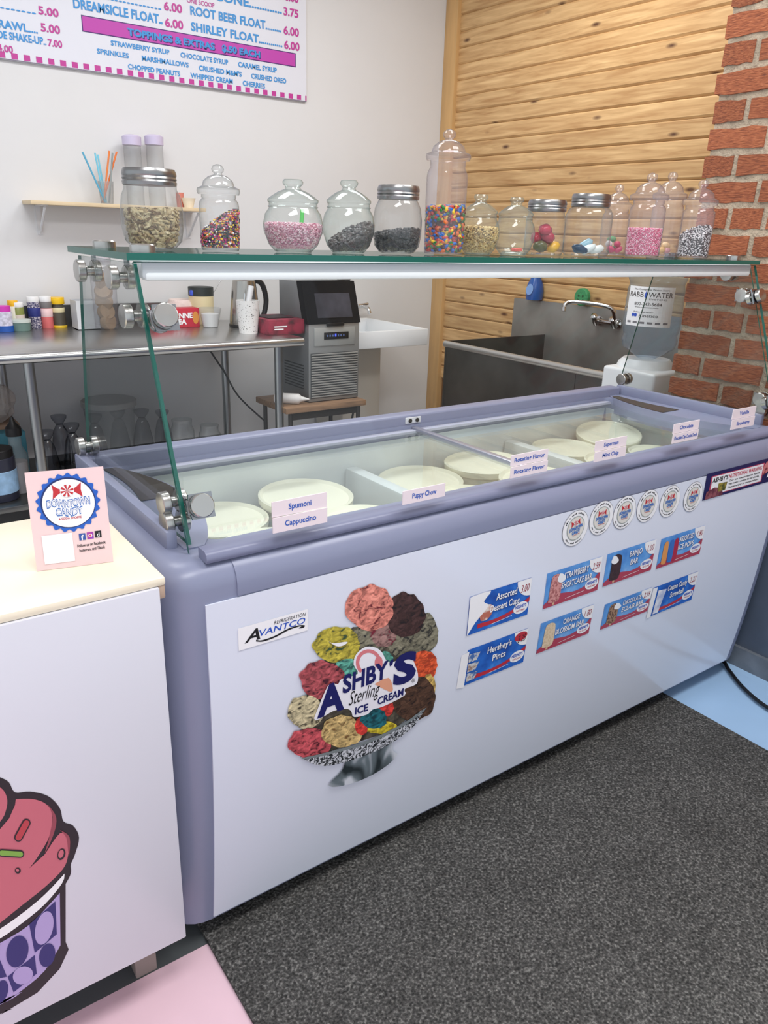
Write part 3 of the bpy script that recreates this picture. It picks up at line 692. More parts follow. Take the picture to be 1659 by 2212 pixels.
for i in range(17):
    a = math.radians(-15 - 215 * i / 16); arc.append((1000 + 64 * math.cos(a), 668 + 68 * math.sin(a)))
dp('scoop_outline', arc, SAL, 12); dp('scoop_outline', blob(1070, 668, 28, 44, 5), SAL, 12)
dp('cone_mark', sm([(1040, 815), (1138, 772), (1168, 850), (1140, 866), (1040, 815)], 3), INK('cone_tan', (232, 164, 132)), 12)

# product cards
CBLUE = ramp_mat('card_blue', [(.3, (66, 128, 206)), (.55, (98, 160, 226)), (.75, (150, 190, 236))], 22)
CBLU2 = ramp_mat('card_blue_deep', [(.3, (16, 70, 160)), (.55, (32, 104, 200)), (.75, (80, 150, 226))], 22)
CRED = INK('card_red', (176, 62, 84)); BRED = INK('banner_red', (190, 44, 60)); SHAD = INK('letter_shadow', (28, 62, 130))
def card(nm, label, tl, br, lines, price, prod, deep=False, crop=(960, 1100, .36166), group='product price cards'):
    X0, Z1 = pc(*tl, *crop); X1, Zx = pc(*br, *crop); Zb = Zx
    t = thing('price_card', label, 'card', (X0, yf(Zb) - .004, Zb), group)
    W_, H_ = X1 - X0, Z1 - Zb
    mp_ = lambda x, y, l: pf(X0 + W_ * x, Zb + H_ * y, l)
    def pg(n_, pts, mat, l): poly(n_, [mp_(x, y, l) for x, y in pts], mat, t, Z0)
    pg('card_face', [(0, 0), (1, 0), (1, 1), (0, 1)], CBLU2 if deep else CBLUE, 0)
    if deep:
        pg('red_banner', sm([(.16, .22), (.45, .2), (.75, .3), (1, .5)], 4) + sm([(1, .38), (.75, .2), (.45, .1), (.16, .1)], 4), BRED, 1)
    else:
        pg('red_banner', [(0, 0), (1, 0)] + sm([(1, .62), (.9, .42), (.75, .28), (.55, .22), (.35, .28), (.2, .3), (0, .12)], 4), CRED, 1)
    pg('brand_oval', [(.86 + .125 * x, .27 + .16 * y) for x, y in ring_pts(24)], WPR, 2)
    text("HERSHEY'S", lambda a, b: mp_(.765 + .19 * a, .27 + .085 * b, 3), INKBL, t, .03)
    text('Ice Cream', lambda a, b: mp_(.79 + .14 * a, .18 + .06 * b, 3), BRED, t, .01)
    pcirc = [(1.0, 1.0), (.76, 1.0)] + [(1 + .24 * math.cos(math.radians(a)), 1 + .46 * math.sin(math.radians(a))) for a in range(185, 270, 10)] + [(1.0, .54)]
    pg('price_corner', pcirc, WPR, 2)
    hw = 5 - len(lines[0]) * 0
    text(price, lambda a, b: mp_(.83 + .14 * a, .68 + .2 * b, 3), INK('marker_red', (156, 36, 52)) if price != '5.25' else INKB, t, .0, .2)
    n_ = len(lines)
    for i, (s, x0, x1) in enumerate(lines):
        y = .70 - i * .27; h = .175
        text(s, lambda a, b: mp_(x0 + .012 + (x1 - x0) * a, y - .018 + h * b, 2.5), SHAD, t, .02)
        text(s, lambda a, b: mp_(x0 + (x1 - x0) * a, y + h * b, 3.5), WPR, t, .02)
    pg('fine_print', [(.38, .09), (.72, .13), (.72, .142), (.38, .102)], WPR, 2.5)
    prod(pg)
    return t
def bar(cx, col, dcol, bite=None, stick=True, nm='bar'):
    def f(pg):
        P = sm([(cx - .1, .14), (cx - .085, .78), (cx - .03, .9), (cx + .05, .88), (cx + .10, .74), (cx + .09, .14), (cx - .1, .14)], 4)
        if stick: pg('stick', [(cx - .02, .03), (cx + .02, .03), (cx + .02, .2), (cx - .02, .2)], INK('stick', (220, 178, 140)), 2)
        pg('picture', P, ramp_mat('pic_' + nm, [(.42, dcol), (.55, col)], 180), 3)
        if bite: pg('bite', sm([(cx - .0 + bite, .9), (cx + bite - .03, .72), (cx + bite + .05, .62), (cx + bite + .12, .7), (cx + bite + .06, .86), (cx + bite, .9)], 4), WPR, 4)
    return f
card('', 'strawberry shortcake bar price card, pink crumb bar, price 2.59', (615, 385), (912, 482), [('STRAWBERRY', .31, .76), ('SHORTCAKE BAR', .28, .84)], '2.59', bar(.17, (214, 150, 146), (164, 92, 92), .05, nm='straw'))
card('', 'chocolate bitten banjo bar price card, price 1.00', (975, 270), (1232, 362), [('BANJO', .46, .72), ('BAR', .5, .66)], '1.00', bar(.2, (66, 42, 46), (52, 32, 38), -.08, nm='banjo'))
card('', 'assorted ice pops price card with orange, blue and red pops', (1297, 178), (1522, 265), [('ASSORTED', .42, .76), ('ICE POPS', .42, .78)], '1.80', lambda pg: [pg('picture', sm([(x - .055, .12), (x - .05, .72), (x, .86), (x + .05, .74), (x + .05, .12), (x - .055, .12)], 4), INK('pop%d' % i, c), 3 - i * .2) for i, (x, c) in enumerate(((.13, (226, 152, 84)), (.26, (58, 110, 190)), (.36, (176, 40, 70))))])
card('', 'orange blossom bar price card with pale cream bar, price 1.80', (577, 683), (860, 740), [('ORANGE', .42, .74), ('BLOSSOM BAR', .3, .85)], '1.80', bar(.18, (226, 204, 174), (212, 186, 152), nm='orange'))
card('', 'chocolate eclair bar price card with brown crumb bar, price 2.59', (960, 570), (1210, 608), [('CHOCOLATE', .38, .77), ('ECLAIR BAR', .38, .85)], '2.59', bar(.19, (168, 132, 104), (92, 62, 48), .04, nm='eclair'))
def cups(pg):
    pg('peeled_corner', sm([(0, 1), (.32, 1.0), (.22, .78), (.3, .62), (.12, .3), (0, 0)], 3), WPR, 4)
    pg('picture', sm([(.2, .28), (.17, .5), (.24, .66), (.36, .62), (.38, .42), (.3, .26), (.2, .28)], 4), ramp_mat('pic_cup', [(.45, (190, 110, 90)), (.55, (232, 220, 210))], 40), 3)
card('', 'deep blue assorted dessert cups price card with a peeling white corner', (152, 525), (495, 628), [('Assorted', .42, .76), ('Dessert Cups', .34, .82)], '3.00', cups, True)
def pints(pg):
    pg('folded_edge', [(-.12, .0), (.0, -.05), (.02, .95), (-.1, .92)], WPR, 1)
    for i in range(3): pg('picture', [(.02, .1 + i * .27), (.15, .1 + i * .27), (.2, .3 + i * .27), (.02, .33 + i * .27)], ramp_mat('pic_pint', [(.4, (70, 110, 170)), (.5, (214, 216, 214)), (.62, (150, 110, 90))], 60), 3 + .2 * i)
    pg('seal', [(.88 + .11 * x, .84 + .13 * y) for x, y in ring_pts(20)], BRED, 2.8)
card('', "deep blue pints price card with folded left edge and red seal", (142, 842), (470, 912), [("Hershey's", .32, .72), ('Pints', .42, .64)], '5.25', pints, True)
card('', 'deep blue cotton candy screwball price card with white paper edge', (1250, 470), (1474, 540), [('Cotton Candy', .33, .77), ('Screwball', .42, .72)], '2.22', lambda pg: [pg('paper_edge', [(-.02, -.02), (.07, -.02), (.09, .98), (-.01, .98)], WPR, 2), pg('picture', [(.1, .05), (.22, .05), (.3, .8), (.12, .85)], ramp_mat('pic_screw', [(.4, (180, 190, 220)), (.6, (240, 240, 245))], 30), 3)], True)
# round stickers
RST = [(1243, 1141, 38, .18, 'nearest and most tilted of the six'), (1299, 1119, 36, .03, 'second of the six from the near end'), (1349, 1107, 35, .03, 'third of the six from the near end'), (1399, 1093, 34, .0, 'fourth of the six from the near end'), (1447, 1083, 33, .03, 'fifth of the six, its edge lifting'), (1497, 1073, 31, .0, 'farthest of the six, beside the nutrition card')]
for u, v, rp, rt, lb_ in RST:
    c = panel(u, v); r = abs(panel(u, v - rp).z - c.z) 
    t = thing('round_sticker', 'round white candy shop sticker, ' + lb_, 'sticker', (c.x, yf(c.z) - .004, c.z), 'round stickers under the rim')
    ca, sa = math.cos(rt), math.sin(rt)
    fm = lambda x, y, l: pf(c.x + r * (x * ca - y * sa), c.z + r * (x * sa + y * ca), l)
    for rr, mt, l in ((1, INK('sticker_rim', (150, 150, 158)), 0), (.97, WPR, 1), (.68, INK('sticker_ring', (168, 174, 170)), 2), (.62, INK('sticker_face', (226, 222, 214)), 3)):
        poly('sticker_disc', [fm(x * rr, y * rr, l) for x, y in ring_pts(36)], mt, t, Z0)
    logo(lambda x, y, l: fm(x * .72, y * .72 + .02, l + 2), t, 0, True)
    for a0, a1 in ((35, 150), (205, 300)):
        def am(a, b, a0=a0, a1=a1):
            th = math.radians(a1 + (a0 - a1) * a) if a0 < 100 else math.radians(a0 + (a1 - a0) * a)
            rr = .77 + (.11 * b if a0 < 100 else .11 * (1 - b)); return fm(rr * math.cos(th), rr * math.sin(th), 2)
        Vq, Fq = [], []
        for j in range(17):
            if j in (3, 5, 10): continue
            k = len(Vq); x0 = j / 17 + .008; x1 = x0 + .04; hj = (.75, 1, .65, .8)[j % 4]
            Vq += [am(x0, .15), am(x1, .15), am(x1, hj), am(x0, hj)]; Fq.append((k, k + 1, k + 2, k + 3))
        tag(ob('fine_print', Vq, Fq, INKB, t), kind='stuff')
# nutrition card
q0, q1, q2 = panel(1528, 1021), panel(1654, 990), panel(1523, 1080)
X0, X1, Z1, Zb = q0.x, 1.838, q0.z - .004, q2.z
t = thing('nutrition_card', 'dark blue nutrition notice card under the far end of the rim', 'card', (X0, yf(Zb) - .004, Zb))
W_, H_ = X1 - X0, Z1 - Zb
mp_ = lambda x, y, l: pf(X0 + W_ * x, Zb + H_ * y, l)
def pg(n_, pts, mat, l): poly(n_, [mp_(x, y, l) for x, y in pts], mat, t, Z0)
pg('card_face', [(0, 0), (1, 0), (1, 1), (0, 1)], INK('card_navy', (26, 26, 84)), 0)
pg('notice', [(.06, .1), (.74, .1), (.74, .86), (.06, .86)], INK('notice_pink', (196, 70, 100)), 1)
pg('notice', [(.075, .13), (.725, .13), (.725, .83), (.075, .83)], WPR, 2)
text('NUTRITIONAL WARNING', lambda a, b: mp_(.28 + .43 * a, .62 + .15 * b, 3), INK('notice_red', (200, 60, 84)), t, .02)
for i, s in enumerate(('Our ice cream tastes good!', 'That means it contains fat and calories.', 'Please enjoy in moderation.')):
    text(s, lambda a, b: mp_(.29 + .4 * a, .48 - .13 * i + .07 * b, 3), INKB, t, .02)
text("ASHBY'S", lambda a, b: mp_(.08 + .19 * a, .6 + .17 * b, 3), INKB, t, .03)
pg('picture', blob_ if False else [(.02, .02), (.24, .02), (.22, .3), (.12, .4), (.03, .3)], ramp_mat('pic_sundae', [(.4, (96, 40, 56)), (.6, (150, 84, 92))], 60), 3)
pg('picture', [(.17, .2), (.26, .2), (.27, .5), (.16, .52)], ramp_mat('pic_jar', [(.4, (60, 70, 30)), (.6, (170, 150, 60))], 60), 4)
pg('picture', sm([(.74, .35), (.73, .7), (.78, .92), (.84, .85), (.82, .5), (.74, .35)], 3), ramp_mat('pic_pink', [(.38, (120, 30, 50)), (.5, (214, 130, 130))], 60), 3)
pg('picture', sm([(.82, .78), (.86, .93), (.93, .94), (.94, .75), (.82, .78)], 3), INK('pic_orange', (216, 110, 70)), 3)
pg('picture', [(.8, .22), (.93, .22), (.95, .66), (.9, .75), (.83, .72)], WPR, 4)
for i in range(6): pg('picture', [(.85, .36 + i * .055), (.9, .36 + i * .055), (.9, .385 + i * .055), (.85, .385 + i * .055)], INKB, 5)

# flavour name cards on the guard
FL = [(588, 1083, 705, 1153, ['Spumoni', 'Cappuccino']), (869, 1060, 960, 1092, ['Puppy Chow']), (1100, 983, 1179, 1034, ['Rotating Flavor', 'Rotating Flavor']), (1281, 953, 1348, 999, ['Superman', 'Mint Chip']), (1449, 916, 1504, 959, ['Chocolate', 'Chocolate Chip Cookie Dough']), (1576, 885, 1625, 929, ['Vanilla', 'Strawberry'])]
PNK = M('card_pink', (240, 226, 230), .5); CBL = INK('flavour_blue', (44, 92, 186))
for (u0, v0, u1, v1, tx_) in FL:
    y = .002; A = at(u0, v1, 1, y); B = Vector((xat(u1, y, A.z), y, A.z)); top = at(u0, v0 + 2, 1, y).z
    n_ = len(tx_); h = (top - A.z) / n_
    for i, s in enumerate(tx_):
        zt = top - i * h; dy = -.002 * i
        lab = 'white flavour card reading %s on the glass guard' % s
        if s.startswith('Rotating'): lab = ('upper' if i == 0 else 'lower') + ' of the two stacked Rotating Flavor cards on the glass guard'
        t = thing('flavour_card', lab, 'card', (A.x, y, zt - h), 'flavour cards along the guard')
        V, Fc = boxg(A.x, B.x, y + dy - .001, y + dy + .001, zt - h + .001, zt); ob('card_face', V, Fc, PNK, t)
        wd = (B.x - A.x) * min(.9, .052 * len(s) + .05); cx_ = (A.x + B.x) / 2; hh = min(h * .36, .011)
        text(s, lambda a, b: Vector((cx_ - wd / 2 + wd * a, y + dy - .0014, zt - h * .62 + hh * b)), CBL, t, .02)

# ================================================================== MENU BOARD
MY = 2.985
mn = thing('menu_board', 'white menu banner with blue and magenta lettering on the back wall', 'sign', (1.2, MY, 1.98))
mx1, mz0 = at(662, 221.5, 1, MY).x, 1.981
box('banner', -.35, mx1, MY, MY + .012, mz0, 2.85, M('banner_white', (224, 226, 236), .35), mn)
MB_ = INK('menu_blue', (58, 146, 214)); MG = INK('menu_magenta', (192, 58, 150)); MGB = INK('menu_band', (190, 66, 172)); MDB = INK('menu_shadow', (70, 30, 110))
def mrect(nm, x0, x1, z0_, z1_, mat, l): poly(nm, [(x0, MY - .0008 - l * .0006, z0_), (x1, MY - .0008 - l * .0006, z0_), (x1, MY - .0008 - l * .0006, z1_), (x0, MY - .0008 - l * .0006, z1_)], mat, mn, Z0)
b0, b1 = at(177, 36, 1, MY), at(637.4, 144.3, 1, MY)
mrect('band', b0.x - .004, b1.x + .004, 2.137, 2.202, MDB, 0); mrect('band', b0.x, b1.x, 2.141, 2.198, MGB, 1)
SQ = .0505; xq = mx1 - .012
mrect('check', mx1 - .008, mx1, mz0 + .006, mz0 + .029, MG, 0)
for i in range(44):
    xs_ = mx1 - .033 - i * SQ
    mrect('check', xs_ - .026, xs_, mz0 + .006, mz0 + .029, MG, 0)
mrect('border_line', -.35, mx1, mz0, mz0 + .004, INK('menu_line', (120, 110, 130)), 0)
s1 = lambda x, y: (x * .4099, y * .4099)
def mt(s, x0, y0, x1, hp, mat, bold=.03, lay=2, dx=0, dz=0):
    u, v = s1(x0, y0); A = at(u, v, 1, MY); X1_ = xat(x1 * .4099, MY, A.z); H = at(u, v - hp * .4099, 1, MY).z - A.z
    text(s, lambda a, b: Vector((A.x + dx + (X1_ - A.x) * a, MY - .0008 - lay * .0006, A.z + dz + H * b)), mat, mn, bold)
mt('5.00', 203, 73, 310, 42, MG); mt('.......', 0, 42, 190, 34, MB_)
mt('BRAWL....', -40, 138, 200, 42, MB_); mt('5.00', 216, 163, 318, 42, MG)
mt('LEMONADE SHAKE-UP..', -180, 172, 245, 40, MB_); mt('7.00', 253, 241, 329, 36, MG)
mt('4.00', -12, 268, 70, 36, MG)
mt('..............', 560, -4, 850, 34, MB_); mt('6.00', 864, 51, 960, 44, MG)
mt('DREAMSICLE FLOAT..', 387, 40, 857, 50, MB_); mt('6.00', 870, 138, 966, 44, MG)
mt('ONE SCOOP', 985, 12, 1130, 24, MG, .01)
mt('CONE.............', 1130, -2, 1485, 48, MB_); mt('3.75', 1494, 78, 1572, 42, MG)
mt('6.00', 1500, 0, 1572, 42, MG)
mt('ROOT BEER FLOAT.........', 1003, 76, 1482, 46, MB_); mt('6.00', 1494, 178, 1575, 42, MG)
mt('SHIRLEY FLOAT............', 1007, 160, 1487, 44, MB_); mt('6.00', 1497, 254, 1578, 42, MG)
for l, mtl, d in ((2, MDB, .004), (3, MB_, 0)): 
    mt('TOPPINGS & EXTRAS   $.50 EACH', 672, 184, 1370, 36, mtl, .045, l, d, -d)
for s, x0, y0, x1 in (('STRAWBERRY SYRUP', 584, 240, 893), ('CHOCOLATE SYRUP', 951, 303, 1202), ('CARAMEL SYRUP', 1255, 353, 1458), ('SPRINKLES', 512, 283, 679), ('MARSHMALLOWS', 748, 320, 994), ("CRUSHED M&M'S", 1048, 372, 1273), ('CRUSHED OREO', 1324, 414, 1508), ('CHOPPED PEANUTS', 675, 364, 949), ('WHIPPED CREAM', 1004, 411, 1226), ('CHERRIES', 1279, 452, 1396)):
    mt(s, x0, y0 - 2, x1, 26, MB_)

# ================================================================== JARS ON THE GLASS SHELF
LIDMET = M('screw_lid_metal', (150, 150, 150), .3, metal=1)
def sizes(u, y, vbase=540):
    x = xat(u, y, ST); return x, mpp((x, y, ST))
def jar(kind, label, u, y, wpx, hpx, lidpx=None, neck=.8, gm=None, group='jars on the glass shelf'):
    x, k = sizes(u, y); r = wpx * k / 2; H = hpx * k
    t = thing('candy_jar', label, 'jar', (x, y, ST), group)
    if kind == 'round':
        g = gm or GREENJAR; hb = H * .68
        lathe('jar_glass', [(r * .55, .003), (r * .60, .001), (r * .82, hb * .16), (r * .98, hb * .42), (r, hb * .58), (r * .93, hb * .78), (r * .82, hb * .88), (r * .80, hb * .91), (r * .84, hb * .93), (r * .80, hb * .95), (r * .80, hb)], x, y, ST, g, t, 40, cap=False)
        lathe('jar_base', [(r * .58, .002), (r * .6, .006), (r * .5, .009), (0, .009)], x, y, ST, g, t, 32)
        h0 = hb
        l = lathe('lid', [(r * .80, h0), (r * .84, h0 + H * .02), (r * .84, h0 + H * .05), (r * .72, h0 + H * .09), (r * .5, h0 + H * .15), (r * .27, h0 + H * .19), (r * .24, h0 + H * .22)], x, y, ST, g, t, 40, cap=False)
        lathe('knob', [(r * .24, h0 + H * .22), (r * .33, h0 + H * .26), (r * .34, h0 + H * .29), (r * .29, h0 + H * .32), (0, h0 + H * .32)], x, y, ST, g, l, 24)
        inner = [(r * .56, .008), (r * .8, hb * .17), (r * .95, hb * .42), (r * .97, hb * .58), (r * .9, hb * .78), (r * .78, hb * .9)]
    elif kind == 'ball':
        g = gm or JARP; hl = H * neck
        lathe('jar_glass', [(r * .85, .002), (r * .90, .006), (r * .9, hl * .15), (r * .93, hl * .55), (r * .93, hl * .8), (r * .9, hl * .87), (r * .78, hl * .93), (r * .8, hl * .95), (r * .8, hl)], x, y, ST, g, t, 12 if gm is None else 32, cap=False, smooth=50)
        lathe('jar_base', [(r * .86, .002), (r * .86, .006), (0, .006)], x, y, ST, g, t, 24)
        hk = H - hl
        l = lathe('lid', [(r * .95, hl), (r * 1.0, hl + hk * .1), (r * .98, hl + hk * .2), (r * .75, hl + hk * .28), (r * .68, hl + hk * .45), (r * .45, hl + hk * .6), (r * .2, hl + hk * .66), (r * .17, hl + hk * .72)], x, y, ST, g, t, 36, cap=False)
        lathe('knob', [(r * .17, hl + hk * .70), (r * .26, hl + hk * .76), (r * .29, hl + hk * .85), (r * .22, hl + hk * .95), (r * .08, hl + hk), (0, hl + hk)], x, y, ST, g, l, 24)
        inner = [(r * .83, .008), (r * .86, hl * .15), (r * .89, hl * .55), (r * .89, hl * .8)]
    else:   # screw-lid jar
        g = gm or JAR; rl = lidpx * k / 2; hlid = H * .16; hb = H - hlid
        sq = 4 if kind == 'square' else 0
        kk = .86 if sq else 1
        pr = [(r * .6, .002), (r * .72, .004), (r * .92, hb * .14), (r, hb * .34), (r, hb * .6), (r * .94, hb * .8), (r * .84, hb * .9), (rl * .95, hb * .97), (rl * .93, hb)]
        if kind == 'can': pr = [(r * .9, .002), (r * .96, .008), (r, hb * .1), (r, hb * .8), (r * .9, hb * .9), (rl * .93, hb * .95), (rl * .93, hb)]
        pr2 = [(a * (kk if i < 7 else .93), b) for i, (a, b) in enumerate(pr)]
        lathe('jar_glass', pr2, x, y, ST, g, t, 48, cap=False, sq=sq, rot=.55)
        lathe('jar_base', [(r * .6 * kk, .003), (r * .6 * kk, .008), (0, .008)], x, y, ST, g, t, 24, sq=sq, rot=.55)
        lathe('screw_lid', [(rl, hb - hlid * .25), (rl * 1.02, hb), (rl * .99, hb + hlid * .12), (rl * 1.02, hb + hlid * .25), (rl * .99, hb + hlid * .4), (rl * 1.02, hb + hlid * .55), (rl * 1.0, hb + hlid * .8), (rl * .95, hb + hlid), (0, hb + hlid)], x, y, ST, LIDMET, t, 40)
        inner = [(a * .94, b) for a, b in pr2[1:7]]
    return x, y, r, H, inner
def rad(inner, h):
    if h <= inner[0][1]: return inner[0][0]
    for (r0, h0), (r1, h1) in zip(inner, inner[1:]):
        if h <= h1: return r0 + (r1 - r0) * (h - h0) / max(1e-6, h1 - h0)
    return inner[-1][0]
def ico(): 
    t = (1 + 5 ** .5) / 2; V = [(-1, t, 0), (1, t, 0), (-1, -t, 0), (1, -t, 0), (0, -1, t), (0, 1, t), (0, -1, -t), (0, 1, -t), (t, 0, -1), (t, 0, 1), (-t, 0, -1), (-t, 0, 1)]
    return [Vector(v).normalized() for v in V], [(0, 11, 5), (0, 5, 1), (0, 1, 7), (0, 7, 10), (0, 10, 11), (1, 5, 9), (5, 11, 4), (11, 10, 2), (10, 7, 6), (7, 1, 8), (3, 9, 4), (3, 4, 2), (3, 2, 6), (3, 6, 8), (3, 8, 9), (4, 9, 5), (2, 4, 11), (6, 2, 10), (8, 6, 7), (9, 8, 1)]
ICO = ico()
BOXV, BOXF = boxg(-1, 1, -1, 1, -1, 1); BOXV = [Vector(v) for v in BOXV]
def fill(J, name, label, cat, frac, dims, cols, n, shape='ico', seed=1, slope=0.0, core=(60, 50, 45), rough=.4, sdir=0.0):
    """a heap of small pieces inside a jar: core + shell of pieces against the glass and on top"""
    x, y, r, H, inner = J; rr = random.Random(seed); ht = H * frac
    top = lambda px, py: ht + slope * (px * math.cos(sdir) + py * math.sin(sdir))
    mats = [M('candy_%02x%02x%02x' % c, c, rough) for c in cols] + [M('heap_%02x%02x%02x' % core, core, .8)]
    V = []; Fc = []; mi = []
    # core
    nr, na = 6, 20; rows = []
    for j in range(nr + 1):
        row = []
        for i in range(na):
            a = 2 * math.pi * i / na; h = .009
            rb_ = rad(inner, .009)
            tt = j / nr; rr0 = .9
            # iterate up to the sloping surface
            hh = .009 + (max(.012, top(r * .8 * math.cos(a), r * .8 * math.sin(a))) - .012) * tt
            q = rad(inner, hh) * .9; row.append(len(V)); V.append(Vector((q * math.cos(a), q * math.sin(a), max(.008, hh - .003))))
        rows.append(row)
    for a_, b_ in zip(rows, rows[1:]):
        for i in range(na): Fc.append((a_[i], a_[(i + 1) % na], b_[(i + 1) % na], b_[i])); mi.append(len(cols))
    c = len(V); V.append(Vector((0, 0, max(.009, ht - .004))))
    for i in range(na): Fc.append((rows[-1][i], rows[-1][(i + 1) % na], c)); mi.append(len(cols))
    bv, bf = ICO if shape != 'box' else (BOXV, BOXF)
    for k_ in range(n):
        on_top = rr.random() < .3; a = rr.uniform(0, 2 * math.pi)
        if on_top:
            q = r * .88 * math.sqrt(rr.random()); px, py = q * math.cos(a), q * math.sin(a); h = top(px, py) + rr.uniform(-.003, .002)
            lim = rad(inner, h) - max(dims) * .6
            if q > lim: px *= lim / q; py *= lim / q
        else:
            px, py = r * .9 * math.cos(a), r * .9 * math.sin(a); h = rr.uniform(.008, max(.012, top(px, py)))
            q = max(.004, rad(inner, h) - max(dims) * rr.uniform(.55, .95)); px, py = q * math.cos(a), q * math.sin(a)
        if h < .006: continue
        R_ = Matrix.Rotation(rr.uniform(0, 6.28), 3, 'Z') @ Matrix.Rotation(rr.uniform(0, 3.14), 3, 'X')
        s_ = rr.uniform(.85, 1.15); base = len(V); m_ = rr.randrange(len(cols))
        for v in bv:
            V.append(R_ @ Vector((v.x * dims[0] * s_, v.y * dims[1] * s_, v.z * dims[2] * s_)) + Vector((px, py, max(h, max(dims) * .5 + .006))))
        for f in bf: Fc.append(tuple(i + base for i in f)); mi.append(m_)
    V = [v + Vector((x, y, ST)) for v in V]
    return tag(ob(name, V, Fc, mats, None, True if shape == 'smooth' else None, mi), label, cat, None, 'stuff')
YF_, YB_ = .36, .45
J = jar('square', 'big square glass jar with ridged metal lid, half full of cookie crumbs', 333, .40, 134, 160, 110)
fill(J, 'cookie_pieces', 'beige and brown cookie pieces in the big square jar', 'cookies', .47, (.008, .008, .003), [(196, 178, 136), (168, 146, 106), (120, 96, 66), (208, 192, 152)], 1100, 'ico', 1, .02, (96, 76, 54))
J = jar('ball', 'ball-knob jar of mixed rainbow and dark sprinkles', 477, YF_, 90, 172, neck=.66, gm=JAR)
fill(J, 'sprinkles', 'rainbow and dark sprinkles sloping inside the ball-knob jar', 'sprinkles', .33, (.0055, .0011, .0011), [(230, 120, 40), (214, 60, 120), (246, 210, 70), (40, 40, 60), (150, 60, 130), (240, 240, 240), (50, 34, 34), (60, 90, 90)], 2600, 'box', 2, .7, (46, 34, 40))
J = jar('round', 'round glass-lidded jar holding pink sprinkles and a green scoop', 634, YF_, 128, 145)
fill(J, 'pink_sprinkles', 'pale pink sprinkles filling half the round jar', 'sprinkles', .40, (.0022, .0014, .0014), [(244, 196, 210), (236, 170, 192), (250, 224, 230), (200, 120, 150)], 3600, 'ico', 3, 0, (232, 180, 196))
tube('green_scoop', [(J[0] + .012, J[1] - .01, ST + J[3] * .36), (J[0] + .018, J[1] - .005, ST + J[3] * .60)], .004, M('scoop_green', (60, 200, 70), .4)) 
tag(bpy.data.objects['green_scoop'], 'bright green plastic scoop handle inside the pink sprinkle jar', 'scoop')
J = jar('round', 'round glass-lidded jar with a slope of chocolate chips', 752, YF_, 112, 145)
fill(J, 'chocolate_chips', 'dark chocolate chips heaped to one side in the round jar', 'chocolate', .24, (.0052, .0052, .0048), [(66, 54, 56), (78, 64, 66), (54, 44, 46)], 700, 'ico', 4, .55, (50, 40, 42))
J = jar('screw', 'rounded jar with ridged metal lid and black cookie crumbs', 856, YF_, 104, 136, 88)
fill(J, 'black_crumbs', 'black cookie crumbs in the rounded metal-lidded jar', 'crumbs', .33, (.004, .004, .003), [(44, 42, 42), (58, 56, 55), (34, 32, 33)], 1100, 'ico', 5, .15, (36, 34, 34))
J = jar('ball', 'tall ball-knob jar filled with colourful round candies', 957, YF_, 94, 244, neck=.76)
fill(J, 'colourful_candies', 'red, blue, green, yellow and orange button candies in the tall jar', 'candy', .385, (.0068, .0068, .0042), [(206, 56, 46), (38, 104, 190), (50, 130, 66), (236, 196, 50), (228, 112, 40), (96, 46, 40)], 950, 'smooth', 6, .05, (80, 60, 50), .25)
J = jar('round', 'round glass-lidded jar of chopped peanuts', 1031, .37, 88, 121)
fill(J, 'chopped_peanuts', 'golden chopped peanuts in the round jar', 'nuts', .46, (.003, .0022, .002), [(222, 186, 120), (204, 164, 98), (236, 206, 148), (170, 140, 90)], 2600, 'ico', 7, -.02, (190, 152, 94))
J = jar('round', 'nearly empty round glass-lidded jar with one red sweet', 1107, .37, 88, 116)
tag(box('red_sweet', J[0] - .004, J[0] + .022, J[1] - .012, J[1] + .004, ST + .0095, ST + .018, M('sweet_red', (226, 96, 84), .4), bev=.003), 'single red sweet on the bottom of the nearly empty jar', 'candy')
J = jar('can', 'clear jar with flat silver lid holding red and yellow gummies', 1172, .37, 84, 112, 80)
GM = [(176, 30, 56), (190, 40, 70), (214, 70, 50), (236, 180, 50), (60, 110, 60), (206, 60, 60), (170, 30, 50)]
def gummy(nm, lab, J, i, dx, dy, dz, sx, sy, sz, c, grp):
    rr = random.Random(i * 17 + 3); R_ = Matrix.Rotation(rr.uniform(-.6, .6), 3, 'Z') @ Matrix.Rotation(rr.uniform(-.5, .5), 3, 'Y')
    bm = bmesh.new(); bmesh.ops.create_icosphere(bm, subdivisions=2, radius=1)
    for v in bm.verts:
        f = 1 + .12 * math.sin(5 * v.co.x + i) * math.cos(4 * v.co.y); v.co = R_ @ Vector((v.co.x * sx * f, v.co.y * sy * f, v.co.z * sz * f)) + Vector((J[0] + dx, J[1] + dy, ST + .009 + sz + dz))
    me = bpy.data.meshes.new(nm); bm.to_mesh(me); bm.free()
    return tag(finish(nm, me, M('gummy_%d%d%d' % c, c, .25), None, True), lab, 'candy', grp)
for i, (dx, dz, c) in enumerate([(-.024, .0, (90, 90, 50)), (-.002, .0, (206, 70, 40)), (.022, 0, (236, 184, 60)), (-.02, .02, (180, 30, 60)), (.0, .022, (170, 26, 56)), (.02, .019, (220, 80, 60)), (-.012, .04, (190, 40, 70)), (.01, .038, (172, 28, 60))]):
    gummy('gummy_sweet', ('dark green', 'orange red', 'yellow', 'crimson', 'deep crimson', 'coral', 'rose red', 'wine red')[i] + ' gummy sweet in the flat silver-lidded jar', J, i, dx, -.012 + .02 * (i % 2), dz, .019, .015, .014, c, 'gummies in the silver-lidded jar')
J = jar('can', 'wide clear jar with dark metal lid and blue and white gummies', 1263, .36, 98, 125, 80)
